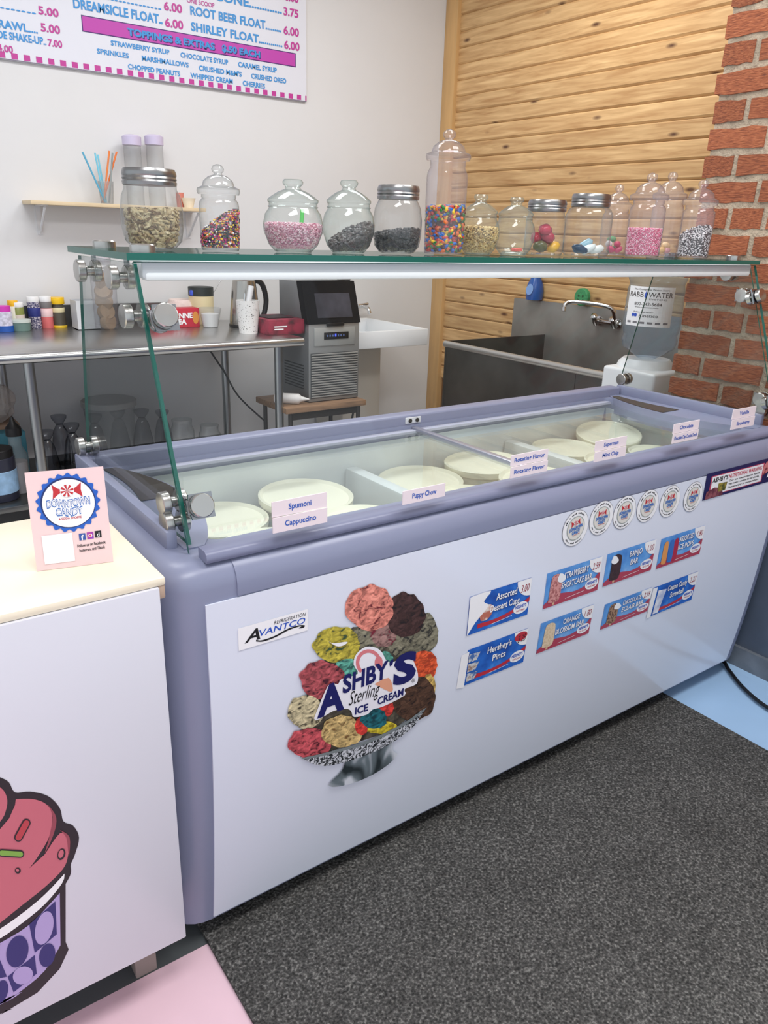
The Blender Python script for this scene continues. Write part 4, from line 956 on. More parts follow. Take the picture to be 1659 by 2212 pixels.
for i, (dx, c) in enumerate([(-.036, (30, 66, 96)), (-.024, (42, 84, 116)), (-.006, (226, 236, 236)), (.012, (206, 222, 228)), (.028, (232, 238, 236)), (.004, (150, 190, 206))]):
    gummy('gummy_shark', ('navy', 'steel blue', 'white', 'pale blue', 'milky white', 'sky blue')[i] + ' gummy fish on the bottom of the wide jar', J, i + 20, dx, -.012 + .018 * (i % 2), .012 if i == 5 else 0, .024, .011, .0105, c, 'gummies in the wide jar')
J = jar('ball', 'short ball-knob jar behind, with watermelon-coloured sweets', 1320, .50, 62, 142, neck=.66)
for i, (dx, dz, c) in enumerate([(-.018, 0, (206, 70, 110)), (0, 0, (70, 140, 80)), (.016, 0, (214, 90, 126)), (-.01, .015, (230, 226, 222)), (.01, .015, (200, 60, 100)), (0, .028, (90, 150, 96))]):
    gummy('striped_sweet', ('pink', 'green', 'light pink', 'white', 'magenta', 'pale green')[i] + ' sweet in the short ball-knob jar', J, i + 40, dx, -.01 + .015 * (i % 2), dz, .014, .010, .009, c, 'sweets in the short ball-knob jar')
J = jar('ball', 'ball-knob jar half filled with bright pink nonpareils', 1385, .36, 80, 168, neck=.68)
fill(J, 'pink_nonpareils', 'bright pink and white nonpareils in the ball-knob jar', 'sprinkles', .345, (.0016, .0016, .0016), [(236, 120, 160), (246, 190, 206), (226, 90, 140), (250, 226, 232)], 3800, 'ico', 11, 0, (232, 140, 170))
J = jar('ball', 'tall ball-knob jar standing behind, with a few pastel sweets', 1428, .48, 70, 168, neck=.68)
for i, (dx, c) in enumerate([(-.022, (240, 200, 130)), (-.008, (232, 226, 120)), (.008, (244, 186, 190)), (.022, (150, 150, 160)), (0, (246, 214, 160))]):
    gummy('pastel_sweet', ('peach', 'lemon', 'pink', 'grey', 'apricot')[i] + ' pastel sweet in the tall rear jar', J, i + 60, dx, -.012 + .015 * (i % 2), .014 if i == 4 else 0, .016, .010, .010, c, 'pastel sweets in the rear jar')
J = jar('ball', 'ball-knob jar of black and white sprinkles before the bricks', 1494, .36, 72, 156, neck=.68)
fill(J, 'black_white_sprinkles', 'black and white nonpareils sloping in the jar before the bricks', 'sprinkles', .33, (.0022, .0022, .0022), [(34, 34, 38), (236, 236, 236), (50, 48, 52), (210, 208, 206)], 2400, 'ico', 13, .5, (70, 68, 70))

# ================================================================== WALL SHELF
SHY0, SHY1, SHZ = 2.83, 3.0, 1.42
sh = thing('wall_shelf', 'narrow pale wooden shelf on white brackets on the back wall', 'shelf', (.9, 2.92, SHZ - .02))
box('board', at(66, 430, 1, SHY0).x, 1.32, SHY0, SHY1, SHZ - .02, SHZ - .004, M('shelf_pine', (222, 200, 164), .5, var=.06), sh, .001)
for x in (.56, 1.05, 1.29):
    V = [(x - .012, SHY1 - .002, SHZ - .02), (x + .012, SHY1 - .002, SHZ - .02), (x + .012, SHY1 - .002, SHZ - .15), (x - .012, SHY1 - .002, SHZ - .15)]
    gs = join([boxg(x - .012, x + .012, SHY1 - .005, SHY1, SHZ - .15, SHZ - .02), boxg(x - .012, x + .012, SHY0 + .02, SHY1, SHZ - .024, SHZ - .02), tubeg([(x, SHY0 + .03, SHZ - .03), (x, SHY1 - .004, SHZ - .14)], .006, 6)])
    ob('bracket', gs[0], gs[1], M('bracket_white', (222, 222, 224), .5), sh)
zs_ = SHZ - .004
cx_ = xat(232, 2.9, zs_)
cup = tag(lathe('straw_cup', [(.028, 0), (.036, .1), (.034, .1), (.027, .003), (0, .003)], cx_, 2.9, zs_, PLAST, None, 24, smooth=40), 'clear cup holding coloured straws on the wall shelf', 'cup')
for i, (ub, ut, vt, c, nm) in enumerate(((228, 178, 328, (92, 170, 204), 'steel blue straw, leaning farthest over in the shelf cup'), (226, 205, 330, (122, 202, 226), 'pale aqua straw in the shelf cup, wider of the blue ones'), (224, 236, 326, (236, 132, 66), 'upright orange straw in the shelf cup'), (236, 243, 330, (150, 160, 160), 'grey straw between orange ones in the shelf cup'), (222, 252, 328, (240, 124, 56), 'orange straw leaning towards the jars in the shelf cup'), (230, 211, 334, (126, 206, 230), 'pale aqua straw behind in the shelf cup'))):
    y = 2.885 + .008 * i; b = Vector((xat(ub, y, zs_ + .006), y, zs_ + .006)); tp = at(ut, vt, 1, y + .01)
    d = tp - b; b.x = max(cx_ - .02, min(cx_ + .02, b.x))
    tag(tube('drinking_straw', [b, tp], .0042, M('straw_%d' % i, c, .4), None, 8), nm, 'straw', 'straws in the cup')
for u, nm in ((288, 'lilac-capped clear straw dispenser on the wall shelf, nearer the straw cup'), (336, 'lilac-capped clear straw dispenser on the wall shelf, farther from the straw cup')):
    x = xat(u, 2.92, 1.6); zt = at(u, 292, 1, 2.92).z
    t = thing('straw_dispenser', nm, 'dispenser', (x, 2.92, zs_), 'straw dispensers')
    lathe('tube', [(.04, 0), (.04, zt - zs_ - .04)], x, 2.92, zs_, PLAST, t, 24, cap=False)
    lathe('cap', [(.044, zt - zs_ - .045), (.045, zt - zs_ - .008), (.03, zt - zs_), (0, zt - zs_ + .004)], x, 2.92, zs_, M('cap_lilac', (206, 196, 222), .4), t, 28)
x = xat(408, 2.9, zs_)
tag(lathe('paper_bowl', [(.022, 0), (.034, .045), (.036, .046), (.02, .004), (0, .004)], x, 2.9, zs_, M('paper_cream', (236, 226, 206), .6), None, 24), 'small cream paper bowl at the end of the wall shelf', 'bowl')
tag(lathe('red_stirrer_cup', [(.016, 0), (.02, .07), (.018, .07), (.015, .003), (0, .003)], xat(390, 2.93, zs_), 2.93, zs_, M('stirrer_red', (214, 130, 116), .5), None, 20), 'small reddish cup beside the paper bowl on the wall shelf', 'cup')

# ================================================================== STEEL TABLE
TZ, TY0, TY1 = .85, 2.17, 2.97; TX0, TX1 = -1.2, 1.50
st = thing('steel_work_table', 'stainless steel work table along the back wall with undershelf', 'table', (.2, 2.55, 0))
box('table_top', TX0, TX1, TY0 + .01, TY1, TZ - .03, TZ, STEEL, st, .004)
tube('rolled_edge', [(TX0, TY0 + .012, TZ - .021), (TX1, TY0 + .012, TZ - .021)], .021, M('edge_steel', (190, 190, 190), .22, metal=1), st, 20)
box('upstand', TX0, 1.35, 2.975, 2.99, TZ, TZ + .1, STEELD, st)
for x in (-.9, at(62, 790, 1, 2.26).x, at(602, 800, 1, 2.26).x):
    for y in (2.26, 2.88): tube('leg', [(x, y, 0), (x, y, TZ - .03)], .021, M('leg_steel', (168, 170, 170), .3, metal=1), st, 16)
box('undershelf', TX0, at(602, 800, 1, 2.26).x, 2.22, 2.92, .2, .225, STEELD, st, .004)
def on_table(u, v):
    p = at(u, v, 2, TZ); 
    if p.y > 2.93: p = Vector((xat(u, 2.93, TZ), 2.93, TZ))
    return p
def bottle(name, label, cat, u, v, wpx, hpx, prof, mats=None, parts=(), group=None, pos=None, n=28, zb=TZ):
    """prof: list of (part_name, material, [(r,h)...]) in fractions"""
    p = pos or on_table(u, v); k = mpp(p); r, H = wpx * k / 2, hpx * k
    t = thing(name, label, cat, (p.x, p.y, zb), group)
    for pn, mt_, pr in prof: lathe(pn, [(a * r, b * H) for a, b in pr], p.x, p.y, zb, mt_, t, n)
    return t, p, r, H
def cyl(a, b, r=1.0, r2=None): return [(r * .97, a), (r, a + .01), (r2 or r, b - .01), ((r2 or r) * .97, b), (0, b)]
wl = M('cap_white', (238, 238, 238), .4)
G_ = 'bottles on the steel table'
bottle('sprinkle_bottle', 'bottle with magenta cap and blue base at the near end of the table', 'bottle', 12, 716, 34, 54, [('body', M('bp', (206, 204, 222), .4, var=.35, vscale=60), cyl(0, .78)), ('base', M('bb', (30, 84, 170), .4), cyl(-.001, .24, 1.04)), ('cap', M('cm', (206, 60, 176), .4), cyl(.77, 1, .9))], None, group=G_)
bottle('sprinkle_bottle', 'yellow-capped bottle behind the magenta-capped one', 'bottle', 34, 706, 22, 60, [('body', M('by', (226, 224, 206), .4), cyl(0, .8)), ('cap', M('cy', (240, 184, 30), .4), cyl(.79, 1, .95))], None, group=G_)
bottle('sprinkle_bottle', 'white-capped bottle of green sugar on the table', 'bottle', 43, 705, 26, 56, [('body', M('bg', (132, 140, 74), .3), cyl(0, .82)), ('label_band', M('bgl', (214, 200, 190), .5), cyl(.25, .55, 1.02)), ('cap', wl, cyl(.82, 1, .98))], None, group=G_)
bottle('lidded_tub', 'low green-grey tub with pale lid on the table', 'tub', 45, 717, 42, 24, [('body', M('tg', (104, 130, 124), .5), cyl(0, .75, .9, .98)), ('lid', M('tgl', (200, 208, 202), .4), cyl(.74, 1, 1.03))], None, pos=at(46, 714, 2, TZ))
bottle('sprinkle_bottle', 'white-capped bottle of dark blue sprinkles', 'bottle', 78, 707, 25, 66, [('body', ramp_mat('bdb', [(.4, (52, 52, 90)), (.5, (120, 116, 140)), (.6, (206, 200, 206))], 170), cyl(0, .84)), ('label_band', M('bdl', (36, 46, 120), .5), cyl(.38, .66, 1.03)), ('cap', wl, cyl(.83, 1, .98))], None, group=G_)
bottle('sprinkle_bottle', 'white-capped bottle of coral pink sugar', 'bottle', 104, 706, 25, 66, [('body', M('bcp', (222, 112, 112), .4), cyl(0, .84)), ('label_band', M('bcl', (240, 206, 206), .5), cyl(.36, .62, 1.03)), ('neck_band', M('bck', (120, 116, 116), .4), cyl(.62, .84, 1.01)), ('cap', wl, cyl(.83, 1, .98))], None, group=G_)
bottle('syrup_bottle', 'dark syrup bottle with yellow cap and yellow base', 'bottle', 130, 706, 28, 63, [('body', M('sb', (84, 78, 66), .4), [(.95, .0), (1, .1), (.95, .45), (.8, .75), (.8, .85)]), ('base', M('sby', (236, 196, 50), .4), cyl(-.001, .08, 1.05)), ('label_band', M('sbl', (226, 214, 170), .5), cyl(.5, .66, .93)), ('cap', M('sbc', (244, 196, 20), .35), cyl(.78, 1, 1.0))], None, group=G_)
p = on_table(185, 709); k = mpp(p)
box_ = thing('plastic_bin', 'pale grey open plastic bin on the table', 'bin', (p.x, p.y, TZ))
w_ = 46 * k; h_ = 60 * k
for nm, a in (('front', (p.x - w_ / 2, p.x + w_ / 2, p.y - .07, p.y - .066)), ('back', (p.x - w_ / 2, p.x + w_ / 2, p.y + .03, p.y + .034)), ('side', (p.x - w_ / 2, p.x - w_ / 2 + .004, p.y - .066, p.y + .03)), ('side', (p.x + w_ / 2 - .004, p.x + w_ / 2, p.y - .066, p.y + .03))):
    box('bin_' + nm, *a, TZ, TZ + h_, M('bin_grey', (206, 208, 212), .4), box_)
box('bin_floor', p.x - w_ / 2, p.x + w_ / 2, p.y - .07, p.y + .03, TZ, TZ + .004, MC['bin_grey'], box_)
# tall bottle of caramel
p = at(232, 707, 1, 2.78); p.z = TZ; k = mpp(p)
t = thing('wafer_jar', 'tall clear jar stacked with tan round wafers behind the side glass', 'jar', (p.x, p.y, TZ))
lathe('jar_glass', [(.3 * .11, 0), (.055, .01), (.058, .26), (.045, .285), (.04, .29), (.04, .33)], p.x, p.y, TZ, JARP, t, 28, cap=False)
lathe('lid', [(.042, .31), (.042, .335), (0, .34)], p.x, p.y, TZ, JARP, t, 24)
for i in range(5):
    a = i * 1.3
    tag(lathe('wafer', [(.0, -.018), (.036, -.018), (.042, -.006), (.042, .006), (.036, .018), (0, .018)], p.x + .006 * math.cos(a), p.y + .004 * math.sin(a), TZ + .035 + i * .047, M('wafer_tan', (186, 156, 122), .6, var=.15, vscale=40), None, 24, axis=(.5 * math.cos(a), -.85, .5 * math.sin(a * 2))), ('lowest', 'second', 'middle', 'fourth', 'topmost')[i] + ' tan wafer in the tall clear jar', 'wafer', 'wafers in the tall jar')
# tea box
A = on_table(335, 708); B = on_table(432, 705); A.y = B.y = 2.72; A.x = xat(336, 2.72, TZ); B.x = xat(432, 2.72, TZ); zt = at(400, 666, 1, 2.72).z
t = thing('tea_box', 'red box of tea with white lettering lying on the table', 'box', (A.x, 2.72, TZ))
box('carton', A.x, B.x, 2.72, 2.8, TZ, zt, M('tea_red', (196, 40, 62), .4), t, .002)
for s, z, h in (('LUZIANNE', .5, .26), ('TEA', .18, .26)):
    text(s, lambda a, b: Vector((A.x + (B.x - A.x) * ((.12 if s == 'LUZIANNE' else .4) + (.72 if s == 'LUZIANNE' else .3) * a), 2.7185, TZ + (zt - TZ) * (z + h * b))), WPR, t, .04)
poly('oval_picture', [(A.x + (B.x - A.x) * (.91 + .07 * x), 2.7188, TZ + (zt - TZ) * (.5 + .33 * y)) for x, y in ring_pts(20)], M('tea_gold', (214, 140, 60), .5), t, Z0)
def tbl(u, v, y): return Vector((xat(u, y, TZ), y, TZ))
p = tbl(437, 700, 2.86)
bottle('canister', 'cream canister with dark green rim behind the tea box', 'canister', 0, 0, 52, 82, [('body', M('can_cream', (232, 216, 172), .5), cyl(0, .72)), ('rim', M('can_dark', (36, 44, 42), .5), cyl(.70, .93, 1.02))], pos=p)
k = mpp(p)
tag(tube('long_spoon', [p + Vector((.03, 0, .1)), at(486, 590, 1, 2.86)], .0022, CHROME, None, 8), 'thin long spoon standing in the cream canister', 'spoon')
tag(lathe('blue_cap', [(.012, 0), (.013, .02), (.01, .026), (0, .026)], xat(415, 2.84, 1.0), 2.84, at(415, 638, 1, 2.84).z, M('cap_blue', (56, 84, 206), .4), None, 16), 'small blue cap peeking over the cream canister', 'cap')
bottle('frilled_napkins', 'pale pink stack of napkins behind the tea box', 'napkins', 0, 0, 58, 50, [('stack', M('napkin_pink', (232, 212, 206), .8, bump=.8, bscale=30), [(1, 0), (1, .8), (.8, 1), (.4, .92), (0, .98)])], pos=tbl(392, 700, 2.90))
bottle('plastic_cup', 'clear plastic cup with white sugar by the tea box', 'cup', 0, 0, 44, 40, [('sugar', M('sugar_white', (236, 236, 236), .8), [(.7, .02), (.85, .7), (0, .75)]), ('cup_wall', PLAST, [(.72, 0), (1.1, 1)])], pos=tbl(455, 706, 2.7))
p = tbl(530, 712, 2.66)
t, p, r, H = bottle('electric_kettle', 'brushed steel kettle with black handle on the table', 'kettle', 0, 0, 66, 98, [('body', M('kettle_steel', (176, 172, 166), .22, metal=1), [(.96, .0), (1, .04), (.98, .2), (.8, .8), (.72, .97), (.6, 1), (0, 1.01)]), ('base_ring', BLACK, cyl(-.001, .06, 1.03))], pos=p)
tube('handle', bez([(p.x + r * .6, p.y, TZ + H * .98), (p.x + r * 1.25, p.y, TZ + H * .9), (p.x + r * 1.55, p.y, TZ + H * .55), (p.x + r * 1.3, p.y, TZ + H * .2), (p.x + r * .9, p.y, TZ + H * .14)], 6), .014, BLACK, t)
p = tbl(537, 722, 2.42)
t, p, r, H = bottle('speckled_cup', 'white speckled paper cup holding utensils on the table', 'cup', 0, 0, 50, 68, [('cup_wall', ramp_mat('speckle', [(.33, (70, 66, 66)), (.36, (236, 234, 232))], 150, (1, 1, 1), .5, 2), [(.78, 0), (1, 1), (.96, 1), (.75, .02), (0, .02)])], pos=p)
tag(tube('white_tube', [(p.x - .005, p.y, TZ + H * .7), (p.x + .026, p.y + .01, TZ + H * 1.42)], .014, M('tube_white', (224, 224, 226), .3), None, 16), 'white tube utensil leaning in the speckled cup', 'utensil')
tag(tube('steel_utensil', [(p.x - .02, p.y, TZ + H * .6), (p.x - .008, p.y + .01, TZ + H * 1.2)], .006, CHROME, None, 10), 'short steel utensil in the speckled cup', 'utensil')
A = tbl(560, 0, 2.36); B = tbl(645, 0, 2.36); zt = at(600, 688, 1, 2.36).z
t = thing('glove_box', 'dark red box of disposable gloves at the end of the table', 'box', (A.x, 2.4, TZ))
box('carton', A.x + .02, B.x, 2.3, 2.56, TZ, zt, ramp_mat('glove_red', [(.4, (70, 26, 36)), (.6, (150, 44, 66))], 14), t, .002)
for x0, x1, z in ((.05, .12, .035), (.05, .10, .022)): poly('fine_print', [(A.x + x0, 2.2985, TZ + z), (A.x + x1, 2.2985, TZ + z), (A.x + x1, 2.2985, TZ + z + .006), (A.x + x0, 2.2985, TZ + z + .006)], WPR, t, Z0)
box('tissue_slot', A.x + .05, B.x - .03, 2.36, 2.5, zt - .001, zt + .004, M('slot_dark', (40, 20, 26), .6), t)

# ================================================================== ICE MACHINE ON A STOOL
MFY = 2.27; mxl = xat(667, MFY, .8); mxr = xat(776, MFY, .8); mzb = at(669.5, 869, 1, MFY).z; mzt = at(700, 609, 1, MFY).z; mid = at(665, 701, 1, MFY).z
im = thing('ice_machine', 'grey countertop ice maker with dark window on a low stool', 'ice maker', ((mxl + mxr) / 2, MFY + .18, mzb))
MG_ = M('machine_grey', (158, 160, 160), .35, metal=.5); MS_ = M('machine_side', (132, 134, 136), .4, metal=.4)
box('cabinet', mxl, mxr, MFY + .012, MFY + .30, mzb, mid, MS_, im, .004)
box('ice_bin', mxl, mxr, MFY + .07, MFY + .30, mid - .002, mzt - .004, MS_, im, .004)
box('lower_front', mxl, mxr, MFY, MFY + .012, mzb, mid, MG_, im, .004)
V = [(mxl - .008, MFY - .004, mid), (mxr + .003, MFY - .004, mid), (mxr - .006, MFY + .05, mzt), (mxl - .012, MFY + .05, mzt)]; V = V + [(x, y + .05, z) for x, y, z in V]
ob('upper_door', V, [(0, 1, 2, 3), (7, 6, 5, 4), (0, 4, 5, 1), (1, 5, 6, 2), (2, 6, 7, 3), (3, 7, 4, 0)], M('door_black', (20, 20, 23), .7, spec=.1), im)
L4 = lambda s, t: Vector(V[0]) * (1 - s) * (1 - t) + Vector(V[1]) * s * (1 - t) + Vector(V[2]) * s * t + Vector(V[3]) * (1 - s) * t
poly('window', [L4(.2, .14), L4(.86, .14), L4(.86, .72), L4(.2, .72)], M('window_dark', (66, 66, 74), .3, var=.45, vscale=9, spec=.15), im, Vector((0, -.002, 0)))
hh = mid - mzb
cp = box('control_panel', mxl + .03, mxr - .03, MFY - .004, MFY, mzb + hh * .72, mzb + hh * .95, M('panel_lightgrey', (178, 180, 178), .35, metal=.4), im, .0015)
box('display', mxl + .085, mxr - .07, MFY - .007, MFY - .004, mzb + hh * .80, mzb + hh * .89, BLACK, cp, .001)
for i in range(7):
    x = mxl + .10 + i * .016; box('indicator', x, x + .008, MFY - .0076, MFY - .007, mzb + hh * .835, mzb + hh * (.86 if i != 3 else .87), M('led', (70, 90, 255), .4, emit=1.5) if i == 3 else M('led_dim', (90, 110, 160), .4), cp)
box('latch', mxl + .1, mxr - .1, MFY - .012, MFY, mid - .012, mid + .004, BLACK, im, .002)
for i in range(18):
    z = mzb + hh * (.06 + .55 * i / 17); tube('grille_slat', [(mxl + .012, MFY - .003, z), (mxr - .012, MFY - .003, z)], .0045, MG_, im, 8)
box('grille_recess', mxl + .01, mxr - .01, MFY - .0015, MFY + .0005, mzb + hh * .04, mzb + hh * .63, M('grille_dark', (70, 72, 74), .5), im)
for i in range(9):
    z = mzb + hh * (.15 + .3 * i / 8); box('side_slot', mxl - .001, mxl + .002, MFY + .05, MFY + .25, z, z + .006, BLACK, im)
sz = mzb - .004
so = thing('wooden_stool', 'worn wooden-topped stool with dark metal legs under the ice maker', 'stool', ((mxl + mxr) / 2, MFY + .15, 0))
sx0, sx1 = xat(622, MFY - .06, sz), xat(791, MFY - .06, sz)
box('seat', sx0 - .01, sx1, MFY - .06, MFY + .27, sz - .03, sz, M('stool_wood', (140, 110, 84), .6, var=.3, vscale=9, vstretch=(1, 8, 8)), so, .004)
for x in (sx0 + .03, sx1 - .03):
    for y in (MFY - .03, MFY + .24): tube('leg', [(x, y, 0), (x, y, sz - .03)], .011, M('stool_leg', (66, 62, 60), .5, metal=.6), so)
box('apron', sx0 + .02, sx1 - .02, MFY - .035, MFY - .025, sz - .07, sz - .03, MC['stool_leg'], so)
# squeeze bottle lying on the stool
a_, b_ = at(580, 858, 1, MFY - .0), at(665, 876, 1, MFY - .03); a_.z = sz + .028; b_.z = sz + .022
t = thing('squeeze_bottle', 'white squeeze bottle lying on its side on the stool', 'bottle', (a_.x, a_.y, sz))
b_.x = max(b_.x, a_.x + .1); sa = sx0 + .0; a_ = Vector((sx0 + .0 - .0, MFY + .08, sz + .027)); b_ = Vector((mxl - .035 + .02, MFY - .03, sz + .027))
d = (b_ - a_)
tube('bottle_body', [a_, a_ + d * .02, a_ + d * .7, a_ + d * .78], [.02, .026, .026, .014], M('bottle_white', (228, 226, 224), .4), t, 18)
tube('nozzle', [a_ + d * .78, a_ + d * .82, a_ + d * 1.0], [.014, .012, .003], MC['bottle_white'], t, 14)
# plastic cup stack on the machine
p = Vector((xat(660, MFY + .18, mzt), MFY + .2, mzt - .01)); q = Vector((xat(735, MFY + .18, mzt), MFY + .16, mzt - .01))
t = thing('cup_sleeve', 'clear sleeve of plastic cups lying on top of the ice maker', 'cups', (p.x, p.y, mzt - .01))
tube('cup_wrap', [p + Vector((0, 0, .03)), p + (q - p) * .7 + Vector((0, 0, .034)), q + Vector((0, 0, .034))], [.022, .03, .032], PLAST, t, 18)
tube('sleeve_end', [q + Vector((-.02, -.002, .034)), q + Vector((.035, 0, .034))], .0325, M('sleeve_black', (40, 40, 42), .4), t, 18)
tag(tube('power_cord', bez([(1.28, 2.9, .8), (1.33, 2.88, .7), (1.4, 2.86, .58), (1.46, 2.82, .45), (1.6, 2.78, .3)], 6), .005, BLACK, None, 8), 'thin black power cord hanging behind the table leg', 'cord')
tag(tube('machine_cord', bez([(mxr + .02, MFY + .3, .8), (mxr + .05, MFY + .2, .68), (mxr + .045, MFY + .1, .5), (mxr + .03, MFY + .12, .3), (mxr + .03, MFY + .2, .05)], 6), .006, BLACK, None, 8), 'dark cord looping down beside the ice maker', 'cord')
tag(box('red_box', sx0 + .14, sx1 - .02, MFY + .1, MFY + .3, 0, .30, M('bucket_red', (150, 60, 76), .5), bev=.02), 'dull red box standing under the stool', 'box')

# ================================================================== WHITE UTILITY SINK
us = thing('utility_sink', 'white plastic utility sink in the corner beside the ice maker', 'sink', (2.1, 2.7, .4))
uz = .83; pR = at(925, 710, 2, uz); ux0, ux1, uy0 = mxr + .06, pR.x, pR.y
uy1 = 2.98; uw = M('sink_white', (236, 238, 240), .3)
for nm, a in (('front', (ux0, ux1, uy0, uy0 + .02)), ('back', (ux0, ux1, uy1 - .02, uy1)), ('side', (ux0, ux0 + .02, uy0 + .02, uy1 - .02)), ('side', (ux1 - .02, ux1, uy0 + .02, uy1 - .02))):
    box('basin_' + nm, *a, uz - .09, uz, uw, us, .004)
box('basin_floor', ux0 + .02, ux1 - .02, uy0 + .02, uy1 - .02, uz - .09, uz - .08, uw, us)
box('pedestal', ux0 + .1, ux1 - .1, uy0 + .3, uy1, 0, uz - .09, M('pedestal_beige', (206, 200, 190), .5), us, .02)
fb = at(785, 664, 1, 2.93)
tf = thing('wall_tap', 'small chrome tap on the back wall over the white sink', 'tap', tuple(fb))
tube('tap_spout', bez([(fb.x, 2.99, fb.z), (fb.x, 2.93, fb.z + .005), (fb.x, 2.88, fb.z), (fb.x, 2.86, fb.z - .03)], 5), .011, CHROME, tf)
tube('tap_handle', [(fb.x - .03, 2.94, fb.z + .012), (fb.x + .04, 2.94, fb.z + .02)], .008, CHROME, tf)
pa = [at(u, v, 0, 2.965) for u, v in ()]
# yellow-white funnel lamp of paper in the corner
c = at(905, 803, 1, 2.9)

# ================================================================== STEEL SINK UNDER THE BOARDS
SZ = .82; A = at(949, 737, 2, SZ); B = at(1297, 800, 2, SZ)
sX = (A.x + B.x) / 2; sY1 = A.y; sY0 = .82; WX = 2.965
bst = at(1112, 643, 0, 2.955); 
sk = thing('steel_sink', 'large stainless steel sink with tall backsplash on the boarded wall', 'sink', (2.6, 1.3, 0))
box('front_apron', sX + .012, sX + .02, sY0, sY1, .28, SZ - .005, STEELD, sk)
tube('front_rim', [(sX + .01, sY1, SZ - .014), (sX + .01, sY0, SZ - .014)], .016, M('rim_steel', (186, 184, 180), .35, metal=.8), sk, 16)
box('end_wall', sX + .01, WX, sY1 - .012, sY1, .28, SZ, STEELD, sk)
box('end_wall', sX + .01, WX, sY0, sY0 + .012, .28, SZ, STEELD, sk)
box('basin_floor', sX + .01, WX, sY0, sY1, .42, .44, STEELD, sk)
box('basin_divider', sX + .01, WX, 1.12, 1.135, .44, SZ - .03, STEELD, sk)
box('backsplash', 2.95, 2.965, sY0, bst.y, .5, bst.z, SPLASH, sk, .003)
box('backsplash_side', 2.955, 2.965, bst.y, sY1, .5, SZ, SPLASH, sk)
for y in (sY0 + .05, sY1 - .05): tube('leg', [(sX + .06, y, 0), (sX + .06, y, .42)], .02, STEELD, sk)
# wall-mounted mixer tap
f0 = at(1290, 693, 0, 2.93); f1 = at(1330, 700, 0, 2.93); fu = at(1325, 665, 0, 2.91)
tp = thing('mixer_tap', 'wall-mounted chrome mixer tap with long spout over the steel sink', 'tap', tuple(f0))
tube('tap_bridge', [f0, f1], .013, CHROME, tp, 14)
for p in (f0, f1):
    lathe('tap_base', [(.024, 0), (.024, .006), (.014, .01), (.014, .03)], 2.948, p.y, p.z, CHROME, tp, 20, axis=(-1, 0, 0))
    lathe('tap_handle', [(.014, -.02), (.016, .0), (.012, .02), (.02, .03), (.012, .04), (0, .042)], 2.915, p.y, p.z, CHROME, tp, 18, axis=(-.5, 0, .86))
s0 = at(1328, 690, 0, 2.90); s1_ = at(1322, 667, 0, 2.88); s2 = at(1240, 652, 0, 2.8); s3 = at(1222, 656, 0, 2.77); s4 = at(1218, 672, 0, 2.76)
tube('spout', bez([s0, s1_, at(1290, 657, 0, 2.85), s2, s3, s4], 6), .0105, CHROME, tp, 12)
# dish soap and sponge on the backsplash
bx_ = at(1155, 646, 0, 2.94); k = mpp(bx_); 
t = thing('soap_bottle', 'blue dish soap bottle standing on the sink backsplash', 'bottle', (2.935, bx_.y, bst.z))
lathe('bottle_body', [(.03, 0), (.046, .004), (.05, .05), (.044, .085), (.026, .125), (.019, .15), (.019, .22)], 2.935, bx_.y, bst.z, M('soap_blue', (24, 84, 160), .25), t, 24)
lathe('bottle_cap', [(.018, .22), (.018, .245), (.01, .255), (0, .256)], 2.935, bx_.y, bst.z, M('soap_cap', (30, 60, 130), .4), t, 18)
lathe('bottle_label', [(.024, 0), (.024, .001)], 2.884, bx_.y - .008, bst.z + .06, M('soap_label', (132, 170, 226), .4), t, 20, axis=(-1, -.25, 0), sx=1.25, sy=.9)
sp = at(1259, 634, 0, 2.93)
t = thing('round_sponge', 'round green sponge with cut-out holes on the sink backsplash', 'sponge', (2.93, sp.y, bst.z))
lathe('sponge_disc', [(.04, -.014), (.045, -.01), (.045, .01), (.04, .014), (0, .014)], 2.93, sp.y, bst.z + .046, M('sponge_green', (58, 148, 96), .8, bump=.5), t, 24, axis=(-1, 0, 0))
for dy, dz in ((.014, .012), (-.014, .012)): lathe('hole', [(.005, 0), (.005, .002)], 2.9155, sp.y + dy, bst.z + .04 + dz, M('sponge_dark', (22, 70, 48), .8), t, 12, axis=(-1, 0, 0))
tube('mouth_cut', bez([(2.915, sp.y + .018, bst.z + .036), (2.915, sp.y, bst.z + .02), (2.915, sp.y - .018, bst.z + .036)], 6), .0022, MC['sponge_dark'], t, 6)

# ================================================================== WATER COOLER
WXf = 2.02; y0_ = at(1412, 830, 0, WXf).y; y1_ = at(1297, 830, 0, WXf).y; zt = at(1350, 797, 0, WXf).z
wc = thing('water_cooler', 'white water cooler base standing behind the freezer end', 'cooler', (WXf + .13, (y0_ + y1_) / 2, 0))
cw = M('cooler_white', (226, 228, 230), .35)
box('housing', WXf, WXf + .27, y0_, y1_, 0, zt, cw, wc, .012, 3)
cyc = (y0_ + y1_) / 2 + .022; cxc = WXf + .13
lathe('collar', [(.105, 0), (.1, .015), (.085, .03), (.08, .03)], cxc, cyc, zt, cw, wc, 32)
br = 60 * mpp((cxc, cyc, 1.05))
bt = thing('water_bottle', 'large clear upturned water bottle with printed white label on the cooler', 'bottle', (cxc, cyc, zt + .03))
hB = 1.262 - zt - .03
WB = glass('water_plastic', (.80, .87, .93), (.50, .60, .72), 1.4, haze=.10, hazecol=(.72, .8, .9))
lathe('bottle_shell', [(.03, 0), (br * .6, hB * .06), (br * .9, hB * .12), (br * .98, hB * .2), (br * .93, hB * .26), (br * .98, hB * .3), (br, hB * .4), (br * .98, hB * .72), (br * .93, hB * .78), (br * 1.0, hB * .83), (br, hB * .95), (br * .9, hB), (0, hB)], cxc, cyc, zt + .03, WB, bt, 40, cap=False)
